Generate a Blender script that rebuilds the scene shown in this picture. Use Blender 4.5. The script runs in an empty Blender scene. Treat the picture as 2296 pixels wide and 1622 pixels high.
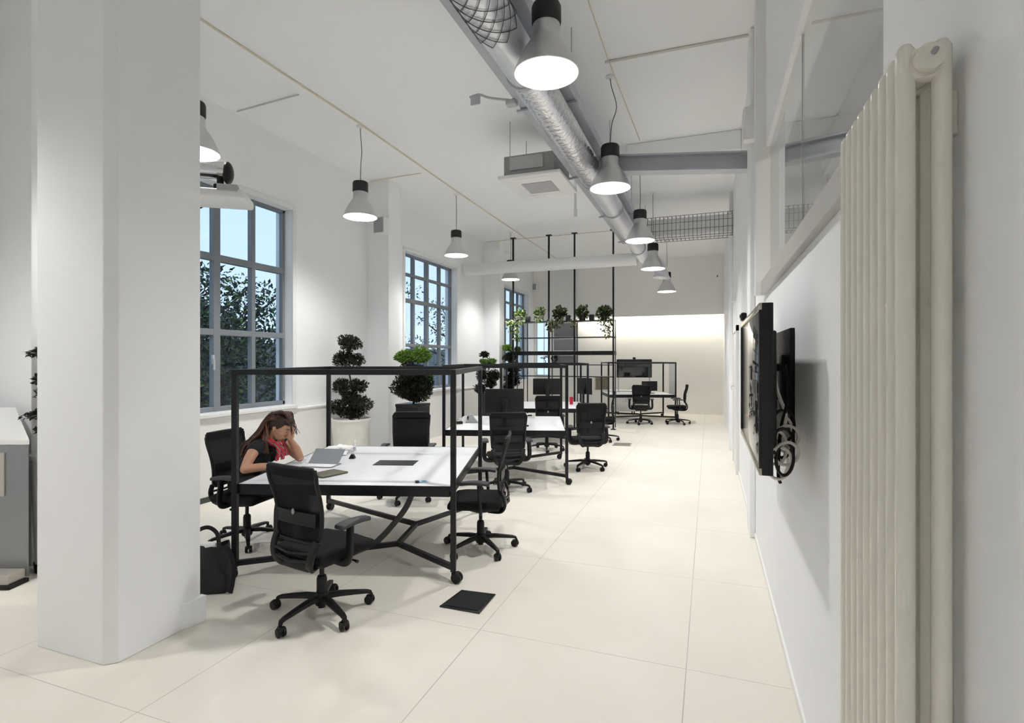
import bpy, bmesh, math, random
from mathutils import Vector, Matrix, Euler
from math import sin, cos, pi, radians, sqrt, atan2
SC = bpy.context.scene
COL = SC.collection
rng = random.Random(11)
# ---------------------------------------------------------------- camera frame
FPX, CX, HY, EYE = 1200.0, 1148.0, 806.0, 1.725     # photo pixels, eye height in metres
TH = math.atan(442.0 / FPX)
CT, ST = cos(TH), sin(TH)
def rm(X, d):                      # camera-frame ground point -> room x, y
    return (CT * X - ST * d, ST * X + CT * d)
def P(px, py, d):                  # photo pixel at depth d -> room point
    X = (px - CX) / FPX * d
    u, v = rm(X, d)
    return Vector((u, v, EYE - (py - HY) / FPX * d))
def F(px, py, z=0.0):              # photo pixel lying on the plane z
    return P(px, py, (EYE - z) * FPX / (py - HY))
def K(X, d, z):
    u, v = rm(X, d)
    return Vector((u, v, z))
def ang(deg):                      # heading in the camera frame (deg from +X) -> rotation of a thing that faces local +Y
    return radians(deg - 90) + TH
# ---------------------------------------------------------------- materials
MATS = {}
def nodes(name):
    m = bpy.data.materials.new(name); m.use_nodes = True
    nt = m.node_tree
    return m, nt, nt.nodes['Principled BSDF']
def mat(name, col, rough=0.5, metal=0.0, bump=0.0, bscale=60.0, var=0.0, vscale=4.0, spec=0.5, alpha=None, sheen=0.0, trans=0.0, obj=True):
    if name in MATS: return MATS[name]
    m, nt, b = nodes(name)
    c = (col[0], col[1], col[2], 1)
    b.inputs['Base Color'].default_value = c
    b.inputs['Roughness'].default_value = rough
    b.inputs['Metallic'].default_value = metal
    b.inputs['Specular IOR Level'].default_value = spec
    if sheen: b.inputs['Sheen Weight'].default_value = sheen
    tc = nt.nodes.new('ShaderNodeTexCoord')
    if var > 0:
        n = nt.nodes.new('ShaderNodeTexNoise'); n.inputs['Scale'].default_value = vscale; n.inputs['Detail'].default_value = 4
        nt.links.new(tc.outputs['Object'], n.inputs['Vector'])
        r = nt.nodes.new('ShaderNodeMixRGB'); r.blend_type = 'MIX'
        r.inputs[1].default_value = tuple(x * (1 - var) for x in col) + (1,)
        r.inputs[2].default_value = tuple(min(1, x * (1 + var)) for x in col) + (1,)
        nt.links.new(n.outputs['Fac'], r.inputs[0]); nt.links.new(r.outputs[0], b.inputs['Base Color'])
    if bump > 0:
        n = nt.nodes.new('ShaderNodeTexNoise'); n.inputs['Scale'].default_value = bscale; n.inputs['Detail'].default_value = 3
        nt.links.new(tc.outputs['Object'], n.inputs['Vector'])
        bp = nt.nodes.new('ShaderNodeBump'); bp.inputs['Strength'].default_value = bump; bp.inputs['Distance'].default_value = 0.01
        nt.links.new(n.outputs['Fac'], bp.inputs['Height']); nt.links.new(bp.outputs[0], b.inputs['Normal'])
    MATS[name] = m
    return m
def emit(name, col, s):
    if name in MATS: return MATS[name]
    m, nt, b = nodes(name)
    b.inputs['Base Color'].default_value = (*col, 1)
    b.inputs['Emission Color'].default_value = (*col, 1); b.inputs['Emission Strength'].default_value = s
    MATS[name] = m
    return m
def thin_mesh(name, col, see):     # open-weave fabric: part threads, part holes
    m, nt, b = nodes(name)
    b.inputs['Base Color'].default_value = (*col, 1); b.inputs['Roughness'].default_value = 0.75; b.inputs['Specular IOR Level'].default_value = 0.2
    t = nt.nodes.new('ShaderNodeBsdfTransparent'); mx = nt.nodes.new('ShaderNodeMixShader')
    mx.inputs[0].default_value = see
    out = nt.nodes['Material Output']
    nt.links.new(b.outputs[0], mx.inputs[1]); nt.links.new(t.outputs[0], mx.inputs[2]); nt.links.new(mx.outputs[0], out.inputs['Surface'])
    MATS[name] = m
    return m
def glass(name, tint=(1, 1, 1), ior=1.45, scale=1.0):
    m, nt, b = nodes(name)
    nt.nodes.remove(b)
    t = nt.nodes.new('ShaderNodeBsdfTransparent'); t.inputs[0].default_value = (*tint, 1)
    g = nt.nodes.new('ShaderNodeBsdfGlossy'); g.inputs['Roughness'].default_value = 0.0
    fr = nt.nodes.new('ShaderNodeFresnel'); fr.inputs['IOR'].default_value = ior
    ml = nt.nodes.new('ShaderNodeMath'); ml.operation = 'MULTIPLY'; ml.inputs[1].default_value = scale
    mx = nt.nodes.new('ShaderNodeMixShader')
    gi = nt.nodes.new('ShaderNodeNewGeometry'); iv = nt.nodes.new('ShaderNodeMath'); iv.operation = 'SUBTRACT'; iv.inputs[0].default_value = 1.0
    nt.links.new(gi.outputs['Backfacing'], iv.inputs[1])
    m2 = nt.nodes.new('ShaderNodeMath'); m2.operation = 'MULTIPLY'; m2.use_clamp = True
    nt.links.new(fr.outputs[0], ml.inputs[0]); nt.links.new(ml.outputs[0], m2.inputs[0]); nt.links.new(iv.outputs[0], m2.inputs[1]); nt.links.new(m2.outputs[0], mx.inputs[0])
    nt.links.new(t.outputs[0], mx.inputs[1]); nt.links.new(g.outputs[0], mx.inputs[2])
    nt.links.new(mx.outputs[0], nt.nodes['Material Output'].inputs['Surface'])
    MATS[name] = m
    return m
def leafmat(name, stops, rough=0.5):
    m, nt, b = nodes(name)
    gi = nt.nodes.new('ShaderNodeNewGeometry')
    r = nt.nodes.new('ShaderNodeValToRGB')
    el = r.color_ramp.elements
    while len(el) < len(stops): el.new(0.5)
    for e, (p, c) in zip(el, stops): e.position = p; e.color = (*c, 1)
    nt.links.new(gi.outputs['Random Per Island'], r.inputs[0]); nt.links.new(r.outputs[0], b.inputs['Base Color'])
    b.inputs['Roughness'].default_value = rough
    MATS[name] = m
    return m
# ---------------------------------------------------------------- mesh builder
class MB:
    def __init__(s): s.v = []; s.f = []
    def add(s, vs, fs):
        b = len(s.v); s.v += [Vector(x) for x in vs]; s.f += [tuple(i + b for i in f) for f in fs]
        return s
    def box(s, c, size, rot=None):
        x, y, z = (a / 2 for a in size)
        vs = [Vector(p) for p in ((-x, -y, -z), (x, -y, -z), (x, y, -z), (-x, y, -z), (-x, -y, z), (x, -y, z), (x, y, z), (-x, y, z))]
        if rot is not None: vs = [rot @ p for p in vs]
        c = Vector(c)
        return s.add([p + c for p in vs], [(0, 3, 2, 1), (4, 5, 6, 7), (0, 1, 5, 4), (1, 2, 6, 5), (2, 3, 7, 6), (3, 0, 4, 7)])
    def bb(s, lo, hi):
        return s.box([(a + b) / 2 for a, b in zip(lo, hi)], [abs(b - a) for a, b in zip(lo, hi)])
    def rbox(s, c, size, r=0.01, seg=2, rot=None, warp=None):
        bm = bmesh.new(); bmesh.ops.create_cube(bm, size=1)
        for v in bm.verts: v.co = Vector((v.co.x * size[0], v.co.y * size[1], v.co.z * size[2]))
        r = min(r, min(size) * 0.49)
        bmesh.ops.bevel(bm, geom=list(bm.edges), offset=r, segments=seg, profile=0.5, affect='EDGES')
        if warp:
            bmesh.ops.subdivide_edges(bm, edges=[e for e in bm.edges if e.calc_length() > 0.1], cuts=5, use_grid_fill=True)
            for v in bm.verts: v.co = warp(v.co.copy())
        bm.verts.ensure_lookup_table(); bm.verts.index_update()
        c = Vector(c)
        vs = [((rot @ v.co) if rot is not None else v.co) + c for v in bm.verts]
        fs = [[l.vert.index for l in f.loops] for f in bm.faces]
        bm.free()
        return s.add(vs, fs)
    def sweep(s, path, prof, scales=None, up=(0, 0, 1), closed=False, caps=True):
        path = [Vector(p) for p in path]; n = len(path); m = len(prof)
        up = Vector(up); vs = []
        for i, p in enumerate(path):
            if closed: t = path[(i + 1) % n] - path[i - 1]
            else: t = path[min(i + 1, n - 1)] - path[max(i - 1, 0)]
            t.normalize()
            sx = t.cross(up)
            if sx.length < 1e-4: sx = t.cross(Vector((0, 1, 0.01)))
            sx.normalize(); sy = sx.cross(t).normalized()
            k = scales[i] if scales else 1.0
            kx, ky = k if isinstance(k, (tuple, list)) else (k, k)
            vs += [p + sx * (a * kx) + sy * (b * ky) for a, b in prof]
        fs = []
        for i in range(n if closed else n - 1):
            j = (i + 1) % n
            for q in range(m):
                r_ = (q + 1) % m
                fs.append((i * m + q, i * m + r_, j * m + r_, j * m + q))
        if caps and not closed:
            fs.append(tuple(range(m - 1, -1, -1))); fs.append(tuple((n - 1) * m + q for q in range(m)))
        return s.add(vs, fs)
    def tube(s, path, r, sides=10, closed=False, caps=True):
        path = [Vector(p) for p in path]; n = len(path)
        rs = r if isinstance(r, (list, tuple)) else [r] * n
        # parallel transport
        vs = []; fs = []; N = None
        for i, p in enumerate(path):
            if closed: t = path[(i + 1) % n] - path[i - 1]
            else: t = path[min(i + 1, n - 1)] - path[max(i - 1, 0)]
            if t.length < 1e-9: t = Vector((0, 0, 1))
            t.normalize()
            if N is None:
                a = Vector((0, 0, 1)) if abs(t.z) < 0.9 else Vector((1, 0, 0))
                N = t.cross(a).normalized()
            else:
                N = (N - t * N.dot(t))
                if N.length < 1e-6: N = t.orthogonal()
                N.normalize()
            B = t.cross(N)
            for q in range(sides):
                a = 2 * pi * q / sides
                vs.append(p + (N * cos(a) + B * sin(a)) * rs[i])
        for i in range(n if closed else n - 1):
            j = (i + 1) % n
            for q in range(sides):
                w = (q + 1) % sides
                fs.append((i * sides + q, i * sides + w, j * sides + w, j * sides + q))
        if caps and not closed:
            fs.append(tuple(range(sides - 1, -1, -1))); fs.append(tuple((n - 1) * sides + q for q in range(sides)))
        return s.add(vs, fs)
    def lathe(s, prof, seg=24, c=(0, 0, 0), axis=None, cap=False):
        vs = []; fs = []; m = len(prof); c = Vector(c)
        for q in range(seg):
            a = 2 * pi * q / seg
            for r, z in prof:
                p = Vector((r * cos(a), r * sin(a), z))
                if axis is not None: p = axis @ p
                vs.append(p + c)
        for q in range(seg):
            w = (q + 1) % seg
            for i in range(m - 1):
                fs.append((q * m + i, w * m + i, w * m + i + 1, q * m + i + 1))
        if cap:
            fs.append(tuple(q * m for q in range(seg - 1, -1, -1))); fs.append(tuple(q * m + m - 1 for q in range(seg)))
        return s.add(vs, fs)
    def cyl(s, a, b, r, seg=16): return s.tube([a, b], r, seg)
    def ell(s, c, rad, seg=16, rings=10, rot=None):
        vs = []; fs = []; c = Vector(c)
        for i in range(rings + 1):
            t = pi * i / rings
            for q in range(seg):
                a = 2 * pi * q / seg
                p = Vector((rad[0] * sin(t) * cos(a), rad[1] * sin(t) * sin(a), rad[2] * cos(t)))
                if rot is not None: p = rot @ p
                vs.append(c + p)
        for i in range(rings):
            for q in range(seg):
                w = (q + 1) % seg
                fs.append((i * seg + q, (i + 1) * seg + q, (i + 1) * seg + w, i * seg + w))
        return s.add(vs, fs)
    def prism(s, poly, z0, z1, M=None):
        n = len(poly)
        vs = [Vector((x, y, z0)) for x, y in poly] + [Vector((x, y, z1)) for x, y in poly]
        if M is not None: vs = [M @ p for p in vs]
        fs = [tuple(range(n - 1, -1, -1)), tuple(range(n, 2 * n))] + [(i, (i + 1) % n, n + (i + 1) % n, n + i) for i in range(n)]
        return s.add(vs, fs)
    def leaf(s, p, d, L, w, curl=0.15):
        d = d.normalized(); a = d.orthogonal().normalized(); th = rng.random() * 2 * pi
        a = (a * cos(th) + d.cross(a) * sin(th)); n = d.cross(a)
        return s.add([p, p + d * L * .5 + a * w * .5 + n * L * curl, p + d * L, p + d * L * .5 - a * w * .5 + n * L * curl], [(0, 1, 2, 3)])
    def leafball(s, c, rad, n, L, w=0.45, shell=0.65, droop=0.0):
        c = Vector(c); lumps = [Vector((rng.gauss(0, 1), rng.gauss(0, 1), rng.gauss(0, .8))).normalized() for _ in range(9)]
        for _ in range(n):
            t = Vector((rng.gauss(0, 1), rng.gauss(0, 1), rng.gauss(0, 1))).normalized()
            k = (shell + (1 - shell) * rng.random() ** 0.7) * (.80 + .34 * max(0, max(t.dot(q) for q in lumps)) ** 7)
            p = c + Vector((t.x * rad[0], t.y * rad[1], t.z * rad[2])) * k
            d = t + Vector((rng.uniform(-.8, .8), rng.uniform(-.8, .8), rng.uniform(-.5, .8) - droop))
            l = L * rng.uniform(.7, 1.3)
            s.leaf(p - d.normalized() * l * .5, d, l, l * w)
        return s
    def build(s, name, m, parent=None, smooth=40, bevel=0.0, loc=None):
        me = bpy.data.meshes.new(name); me.from_pydata([tuple(v) for v in s.v], [], s.f); me.update()
        o = bpy.data.objects.new(name, me); COL.objects.link(o)
        if m is not None: me.materials.append(m)
        bm = bmesh.new(); bm.from_mesh(me); bmesh.ops.recalc_face_normals(bm, faces=bm.faces); bm.to_mesh(me); bm.free()
        if smooth:
            me.polygons.foreach_set('use_smooth', [True] * len(me.polygons)); me.set_sharp_from_angle(angle=radians(smooth))
        if bevel:
            b = o.modifiers.new('bevel', 'BEVEL'); b.width = bevel; b.segments = 2; b.limit_method = 'ANGLE'
        if parent is not None: o.parent = parent
        if loc is not None: o.location = loc
        return o
def tag(o, label, cat, group=None):
    o['label'] = label; o['category'] = cat
    if group: o['group'] = group
    return o
def thing(name, label, cat, loc=(0, 0, 0), rz=0.0, group=None):
    o = bpy.data.objects.new(name, None); COL.objects.link(o); o.empty_display_size = 0.1
    o.location = loc; o.rotation_euler = (0, 0, rz)
    return tag(o, label, cat, group)
def struct(o): o['kind'] = 'structure'; return o
def copy_tree(o, parent=None):
    c = o.copy(); COL.objects.link(c)
    if parent is not None: c.parent = parent
    for ch in [x for x in o.children]: copy_tree(ch, c)
    return c
def rect(w, h): return [(-w / 2, -h / 2), (w / 2, -h / 2), (w / 2, h / 2), (-w / 2, h / 2)]
def rrect(w, h, r, k=3):
    pts = []
    for cx, cy, a0 in ((w / 2 - r, h / 2 - r, 0), (-w / 2 + r, h / 2 - r, 90), (-w / 2 + r, -h / 2 + r, 180), (w / 2 - r, -h / 2 + r, 270)):
        for i in range(k + 1):
            a = radians(a0 + 90 * i / k); pts.append((cx + r * cos(a), cy + r * sin(a)))
    return pts
def smoothpath(pts, n=6):
    pts = [Vector(p) for p in pts]; out = []
    for i in range(len(pts) - 1):
        p0 = pts[max(i - 1, 0)]; p1 = pts[i]; p2 = pts[i + 1]; p3 = pts[min(i + 2, len(pts) - 1)]
        for k in range(n):
            t = k / n
            out.append(0.5 * ((2 * p1) + (p2 - p0) * t + (2 * p0 - 5 * p1 + 4 * p2 - p3) * t * t + (3 * p1 - p0 - 3 * p2 + p3) * t ** 3))
    out.append(pts[-1]); return out
# shared materials
M_WALL = mat('white_wall_paint', (0.872, 0.882, 0.90), 0.6, bump=0.06, bscale=35, var=0.012, vscale=2)
M_WARM = mat('warm_white_wall_paint', (0.88, 0.865, 0.83), 0.6, bump=0.06, bscale=35, var=0.012, vscale=2)
M_CEIL = mat('ceiling_paint', (0.905, 0.91, 0.915), 0.7, bump=0.05, bscale=20, var=0.01)
M_TRIM = mat('satin_white_trim', (0.80, 0.80, 0.79), 0.4)
M_BLACK = mat('black_plastic', (0.007, 0.007, 0.008), 0.45, spec=.32, bump=0.03, bscale=200)
M_FAB = mat('black_fabric', (0.008, 0.008, 0.009), 0.85, bump=0.25, bscale=400, spec=.25)
M_FRAME = mat('black_powder_coat', (0.008, 0.009, 0.011), 0.33, spec=.35, bump=0.03, bscale=300)
M_MESH = thin_mesh('black_mesh_fabric', (0.010, 0.010, 0.012), 0.12)
M_TOP = mat('white_laminate', (0.78, 0.79, 0.82), 0.38, var=0.02, vscale=3)
M_ALU = mat('brushed_aluminium', (0.62, 0.62, 0.63), 0.38, 0.85, bump=0.02, bscale=150)
M_SHADEIN = mat('white_lamp_reflector', (0.9, 0.9, 0.9), 0.3)
M_DUCT = mat('galvanised_duct_steel', (0.74, 0.76, 0.80), 0.38, 0.7, bump=0.35, bscale=9, var=0.12, vscale=5)
M_STEEL = mat('grey_steel', (0.47, 0.49, 0.53), 0.45, 0.4, bump=0.08, bscale=12, var=0.1, vscale=3)
M_WPLAST = mat('white_plastic', (0.78, 0.78, 0.77), 0.45)
M_GPLAST = mat('grey_plastic', (0.32, 0.33, 0.34), 0.5)
M_SILVER = mat('silver_plastic', (0.62, 0.62, 0.63), 0.28, 0.7)
M_RAD = mat('cream_radiator_enamel', (0.74, 0.72, 0.65), 0.22)
M_WFRAME = mat('grey_window_paint', (0.19, 0.21, 0.235), 0.45, var=0.08)
M_CHROME = mat('chrome', (0.75, 0.75, 0.76), 0.12, 1.0)
M_SCREEN = mat('dark_glass_screen', (0.012, 0.013, 0.016), 0.09, spec=0.8)
M_TWALL = mat('garden_render', (0.16, 0.17, 0.18), 0.8, var=0.3, vscale=1.5)
M_BARK = mat('bark', (0.05, 0.04, 0.032), 0.9, bump=0.5, bscale=30)
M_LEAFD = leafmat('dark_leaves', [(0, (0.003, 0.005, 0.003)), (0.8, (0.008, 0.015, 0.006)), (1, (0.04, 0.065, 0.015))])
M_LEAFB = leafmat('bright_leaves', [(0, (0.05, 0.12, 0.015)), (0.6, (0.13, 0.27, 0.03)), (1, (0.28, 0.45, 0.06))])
M_LEAFV = leafmat('variegated_leaves', [(0, (0.03, 0.06, 0.015)), (0.4, (0.10, 0.19, 0.03)), (0.7, (0.25, 0.36, 0.07)), (1, (0.55, 0.50, 0.38))])
M_LEAFO = leafmat('outdoor_leaves', [(0, (0.015, 0.025, 0.018)), (0.7, (0.05, 0.075, 0.045)), (0.9, (0.09, 0.16, 0.04)), (1, (0.22, 0.40, 0.07))])
M_GLASS = glass('window_glass', (0.97, 0.985, 1.0))
M_GLASSP = glass('partition_glass', (0.93, 0.94, 0.94), 1.5)
# ---------------------------------------------------------------- the room
UL, UR, VB, VF, H = -5.75, 0.42, 17.8, -3.5, 4.9
# floor: pale polished slab with scored joints
m, nt, b = nodes('polished_floor'); MATS['floor'] = m
tc = nt.nodes.new('ShaderNodeTexCoord'); sep = nt.nodes.new('ShaderNodeSeparateXYZ'); nt.links.new(tc.outputs['Object'], sep.inputs[0])
def line(axis, off, period, w):
    a = nt.nodes.new('ShaderNodeMath'); a.operation = 'SUBTRACT'; nt.links.new(sep.outputs[axis], a.inputs[0]); a.inputs[1].default_value = off - period / 2
    f = nt.nodes.new('ShaderNodeMath'); f.operation = 'FLOORED_MODULO'; nt.links.new(a.outputs[0], f.inputs[0]); f.inputs[1].default_value = period
    d = nt.nodes.new('ShaderNodeMath'); d.operation = 'SUBTRACT'; nt.links.new(f.outputs[0], d.inputs[0]); d.inputs[1].default_value = period / 2
    e = nt.nodes.new('ShaderNodeMath'); e.operation = 'ABSOLUTE'; nt.links.new(d.outputs[0], e.inputs[0])
    g = nt.nodes.new('ShaderNodeMath'); g.operation = 'LESS_THAN'; nt.links.new(e.outputs[0], g.inputs[0]); g.inputs[1].default_value = w
    return g
l1 = line(0, -0.12, 1.25, 0.0028); l2 = line(1, 1.82, 1.31, 0.0022)
mx = nt.nodes.new('ShaderNodeMath'); mx.operation = 'MAXIMUM'; nt.links.new(l1.outputs[0], mx.inputs[0]); nt.links.new(l2.outputs[0], mx.inputs[1])
nz = nt.nodes.new('ShaderNodeTexNoise'); nz.inputs['Scale'].default_value = 1.3; nz.inputs['Detail'].default_value = 6
nt.links.new(tc.outputs['Object'], nz.inputs['Vector'])
cr = nt.nodes.new('ShaderNodeValToRGB'); cr.color_ramp.elements[0].position = 0.3; cr.color_ramp.elements[1].position = 0.7
cr.color_ramp.elements[0].color = (0.715, 0.68, 0.61, 1); cr.color_ramp.elements[1].color = (0.77, 0.737, 0.67, 1)
nt.links.new(nz.outputs['Fac'], cr.inputs[0])
fade = nt.nodes.new('ShaderNodeMath'); fade.operation = 'MULTIPLY'; nt.links.new(mx.outputs[0], fade.inputs[0]); nt.links.new(nz.outputs['Fac'], fade.inputs[1])
mc = nt.nodes.new('ShaderNodeMixRGB'); nt.links.new(fade.outputs[0], mc.inputs[0]); nt.links.new(cr.outputs[0], mc.inputs[1]); mc.inputs[2].default_value = (0.22, 0.20, 0.18, 1)
nt.links.new(mc.outputs[0], b.inputs['Base Color'])
b.inputs['Roughness'].default_value = 0.42; b.inputs['Specular IOR Level'].default_value = 0.35
struct(MB().bb((UL - .3, VF - .2, -.1), (4.5, VB + .3, 0)).build('floor', m, smooth=0))
struct(MB().bb((UL - .3, VF - .2, H), (4.5, VB + .3, H + .15)).build('ceiling', M_CEIL, smooth=0))
# left wall with three window openings
WIN = [(3.93, 6.26), (9.36, 11.70), (14.80, 17.14)]
WZ0, WZ1 = 1.06, 3.92
w = MB(); xs = [VF] + [c for p in WIN for c in p] + [VB]
for i in range(0, len(xs), 2): w.bb((UL - .3, xs[i], 0), (UL, xs[i + 1], H))
for a, c in WIN: w.bb((UL - .3, a, 0), (UL, c, WZ0)); w.bb((UL - .3, a, WZ1), (UL, c, H))
struct(w.build('wall_left', M_WALL, smooth=0))
BWZ = (1.15, 3.05); BWU = (-5.68, -5.2)
w = MB()
w.bb((UL - .3, VB, 0), (BWU[0], VB + .25, H)); w.bb((BWU[1], VB, 0), (UR + .3, VB + .25, H))
w.bb((BWU[0], VB, 0), (BWU[1], VB + .25, BWZ[0])); w.bb((BWU[0], VB, BWZ[1]), (BWU[1], VB + .25, H))
struct(w.build('wall_back', M_WARM, smooth=0))
struct(MB().bb((UL - .3, VF - .2, 0), (4.5, VF, H)).build('wall_front', M_WALL, smooth=0))
# right wall: solid, with a glazed strip between v=1.62 and v=4.68 above head height
GZ0, GZ1, GV0, GV1 = 2.24, 3.40, 1.62, 4.68
w = MB()
w.bb((UR, VF, 0), (UR + .14, GV0, H)); w.bb((UR, GV0, 0), (UR + .14, GV1, GZ0)); w.bb((UR, GV0, GZ1), (UR + .14, GV1, H)); w.bb((UR, GV1, 0), (UR + .14, VB, H))
struct(w.build('wall_right', M_WALL, smooth=0))
# neighbouring room behind the glazing
struct(MB().bb((4.35, VF, 0), (4.5, VB, H)).build('wall_far_right', M_WALL, smooth=0))
struct(MB().bb((UR + .14, 9.0, 0), (4.35, 9.15, H)).build('wall_neighbour', M_WALL, smooth=0))
# pilasters between the windows, dado below them, skirting
for i, (a, c) in enumerate(((2.80, 3.18), (8.10, 8.475), (13.40, 13.77))):
    struct(MB().bb((UL, a, 0), (-5.30, c, H)).build('trim_%d' % (i + 1), M_WALL, smooth=0, bevel=.004))
for i, (a, c) in enumerate(((3.18, 8.10), (8.475, 13.40), (13.77, VB))):
    struct(MB().bb((UL, a, .0), (UL + .07, c, .985)).bb((UL, a, .985), (UL + .085, c, 1.01)).build('trim_%d' % (i + 4), M_TRIM, smooth=0, bevel=.003))
M_SKIRT = mat('dark_skirting', (0.05, 0.055, 0.04), 0.5)
struct(MB().bb((UL + .07, 3.18, 0), (UL + .085, 8.10, .065)).build('baseboard_left', M_SKIRT, smooth=0))
struct(MB().bb((UR - .012, GV0 - 3, 0), (UR, VB, .05)).build('baseboard_right', M_TRIM, smooth=0))
# free-standing pillar in front on the left
A = F(245, 1497); 
struct(MB().prism([(-3.79, 2.03), (-3.20, 2.03), (-3.145, 2.08), (-3.145, 2.60), (-3.79, 2.60)], 0, H).prism([(-3.16, 2.40), (-3.125, 2.52), (-3.115, 2.62), (-3.16, 2.62)], 0, .17).build('pillar', M_WALL, smooth=0, bevel=.006))
# ceiling beam on the right and bulkhead over the back wall with its light slot
struct(MB().bb((-1.15, 8.0, 4.62), (UR, 8.3, H)).build('ceiling_beam', M_CEIL, smooth=0, bevel=.02))
struct(MB().bb((-4.1, 17.45, 3.16), (UR, VB, H)).bb((-4.1, 17.45, 3.10), (UR, 17.50, 3.16)).build('trim_7', M_WARM, smooth=0))
# right-hand pier edges beyond the glazing
struct(MB().bb((UR - .05, 5.65, 0), (UR, 6.05, H)).build('trim_8', M_WALL, smooth=0, bevel=.01))
struct(MB().bb((UR - .06, 10.95, 0), (UR, 11.2, H)).build('trim_9', M_WALL, smooth=0, bevel=.01))
# windows on the left
def window(n, v0, v1, bars, cols=4):
    f = MB(); g = MB(); u0, u1 = UL - .20, UL - .13
    t = .045
    f.bb((u0, v0, WZ0), (u1, v0 + t, WZ1)).bb((u0, v1 - t, WZ0), (u1, v1, WZ1)).bb((u0, v0, WZ0), (u1, v1, WZ0 + .06)).bb((u0, v0, WZ1 - .05), (u1, v1, WZ1))
    p = (v1 - v0) / cols
    for k in range(1, cols):
        hw = .05 if k == cols // 2 else .032
        f.bb((u0 - .005, v0 + p * k - hw, WZ0), (u1 + .005, v0 + p * k + hw, WZ1))
    for z, hh in bars: f.bb((u0 - .002, v0, z - hh), (u1 + .002, v1, z + hh))
    o = struct(f.build('window_%d' % n, M_WFRAME, bevel=.006))
    g.bb((UL - .17, v0 + .01, WZ0 + .01), (UL - .166, v1 - .01, WZ1 - .01)).build('pane', M_GLASS, o, smooth=0)
    MB().bb((UL - .26, v0 - .0, WZ0 - .045), (UL + .11, v1 + .0, WZ0)).build('sill', M_TRIM, o, smooth=0, bevel=.004)
    l = MB()
    l.bb((UL, v0 - .07, WZ0), (UL + .02, v0, WZ1 + .07)).bb((UL, v1, WZ0), (UL + .02, v1 + .07, WZ1 + .07)).bb((UL, v0, WZ1), (UL + .02, v1, WZ1 + .07))
    l.build('architrave', M_TRIM, o, smooth=0, bevel=.004)
    h = MB(); vc = (v0 + v1) / 2 - .07
    h.rbox((u1 + .015, vc, 1.72), (.03, .03, .12), .006).rbox((u1 + .035, vc, 1.66), (.018, .022, .14), .006)
    h.build('handle', M_SILVER, o)
window(1, *WIN[0], [(3.02, .045), (2.07, .04)])
window(2, *WIN[1], [(3.49, .03), (2.95, .04), (2.02, .035)])
window(3, *WIN[2], [(3.49, .03), (2.95, .04), (2.02, .035)])
# narrow window in the back wall corner
f = MB(); a, c = BWU
f.bb((a, VB + .08, BWZ[0]), (a + .03, VB + .14, BWZ[1])).bb((c - .03, VB + .08, BWZ[0]), (c, VB + .14, BWZ[1])).bb((a, VB + .08, BWZ[0]), (c, VB + .14, BWZ[0] + .04)).bb((a, VB + .08, BWZ[1] - .04), (c, VB + .14, BWZ[1]))
f.bb(((a + c) / 2 + .03, VB + .09, BWZ[0]), ((a + c) / 2 + .05, VB + .13, BWZ[1]))
o = struct(f.build('window_4', M_TRIM, smooth=0)); MB().bb((a, VB + .10, BWZ[0]), (c, VB + .104, BWZ[1])).build('pane', M_GLASS, o, smooth=0)
# glazed strip in the right wall: bottom rail, end post, pane
f = MB()
f.bb((UR - .035, GV0 - .02, GZ0 - .005), (UR + .10, GV1, GZ0 + .10))
o = struct(f.build('window_5', mat('anodised_rail', (0.50, 0.49, 0.47), 0.4, 0.3), smooth=0, bevel=.004))
MB().bb((UR - .075, GV1 - .03, GZ0), (UR + .10, GV1 + .10, H)).build('post', M_TRIM, o, smooth=0, bevel=.006)
MB().bb((UR + .03, GV0, GZ0 + .09), (UR + .038, GV1, GZ1)).build('pane', M_GLASSP, o, smooth=0)
MB().bb((UR + .028, 3.10, GZ0 + .09), (UR + .040, 3.106, GZ1)).build('joint', mat('clear_seal', (.45, .46, .46), .3), o, smooth=0)
# white flush door in the right wall
d = MB().bb((UR - .03, 8.75, 0.01), (UR - .005, 9.80, 2.15)).build('door_1', M_TRIM, smooth=0, bevel=.004); struct(d)
MB().bb((UR - .045, 8.66, 0), (UR, 8.75, 2.24)).bb((UR - .045, 9.80, 0), (UR, 9.89, 2.24)).bb((UR - .045, 8.66, 2.15), (UR, 9.89, 2.24)).build('frame', M_TRIM, d, smooth=0, bevel=.004)
MB().cyl((UR - .03, 9.66, 1.28), (UR - .07, 9.66, 1.28), .012).tube(smoothpath([(UR - .07, 9.66, 1.28), (UR - .075, 9.60, 1.27), (UR - .07, 9.54, 1.23)], 4), .010).build('handle', M_SILVER, d)
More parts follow.
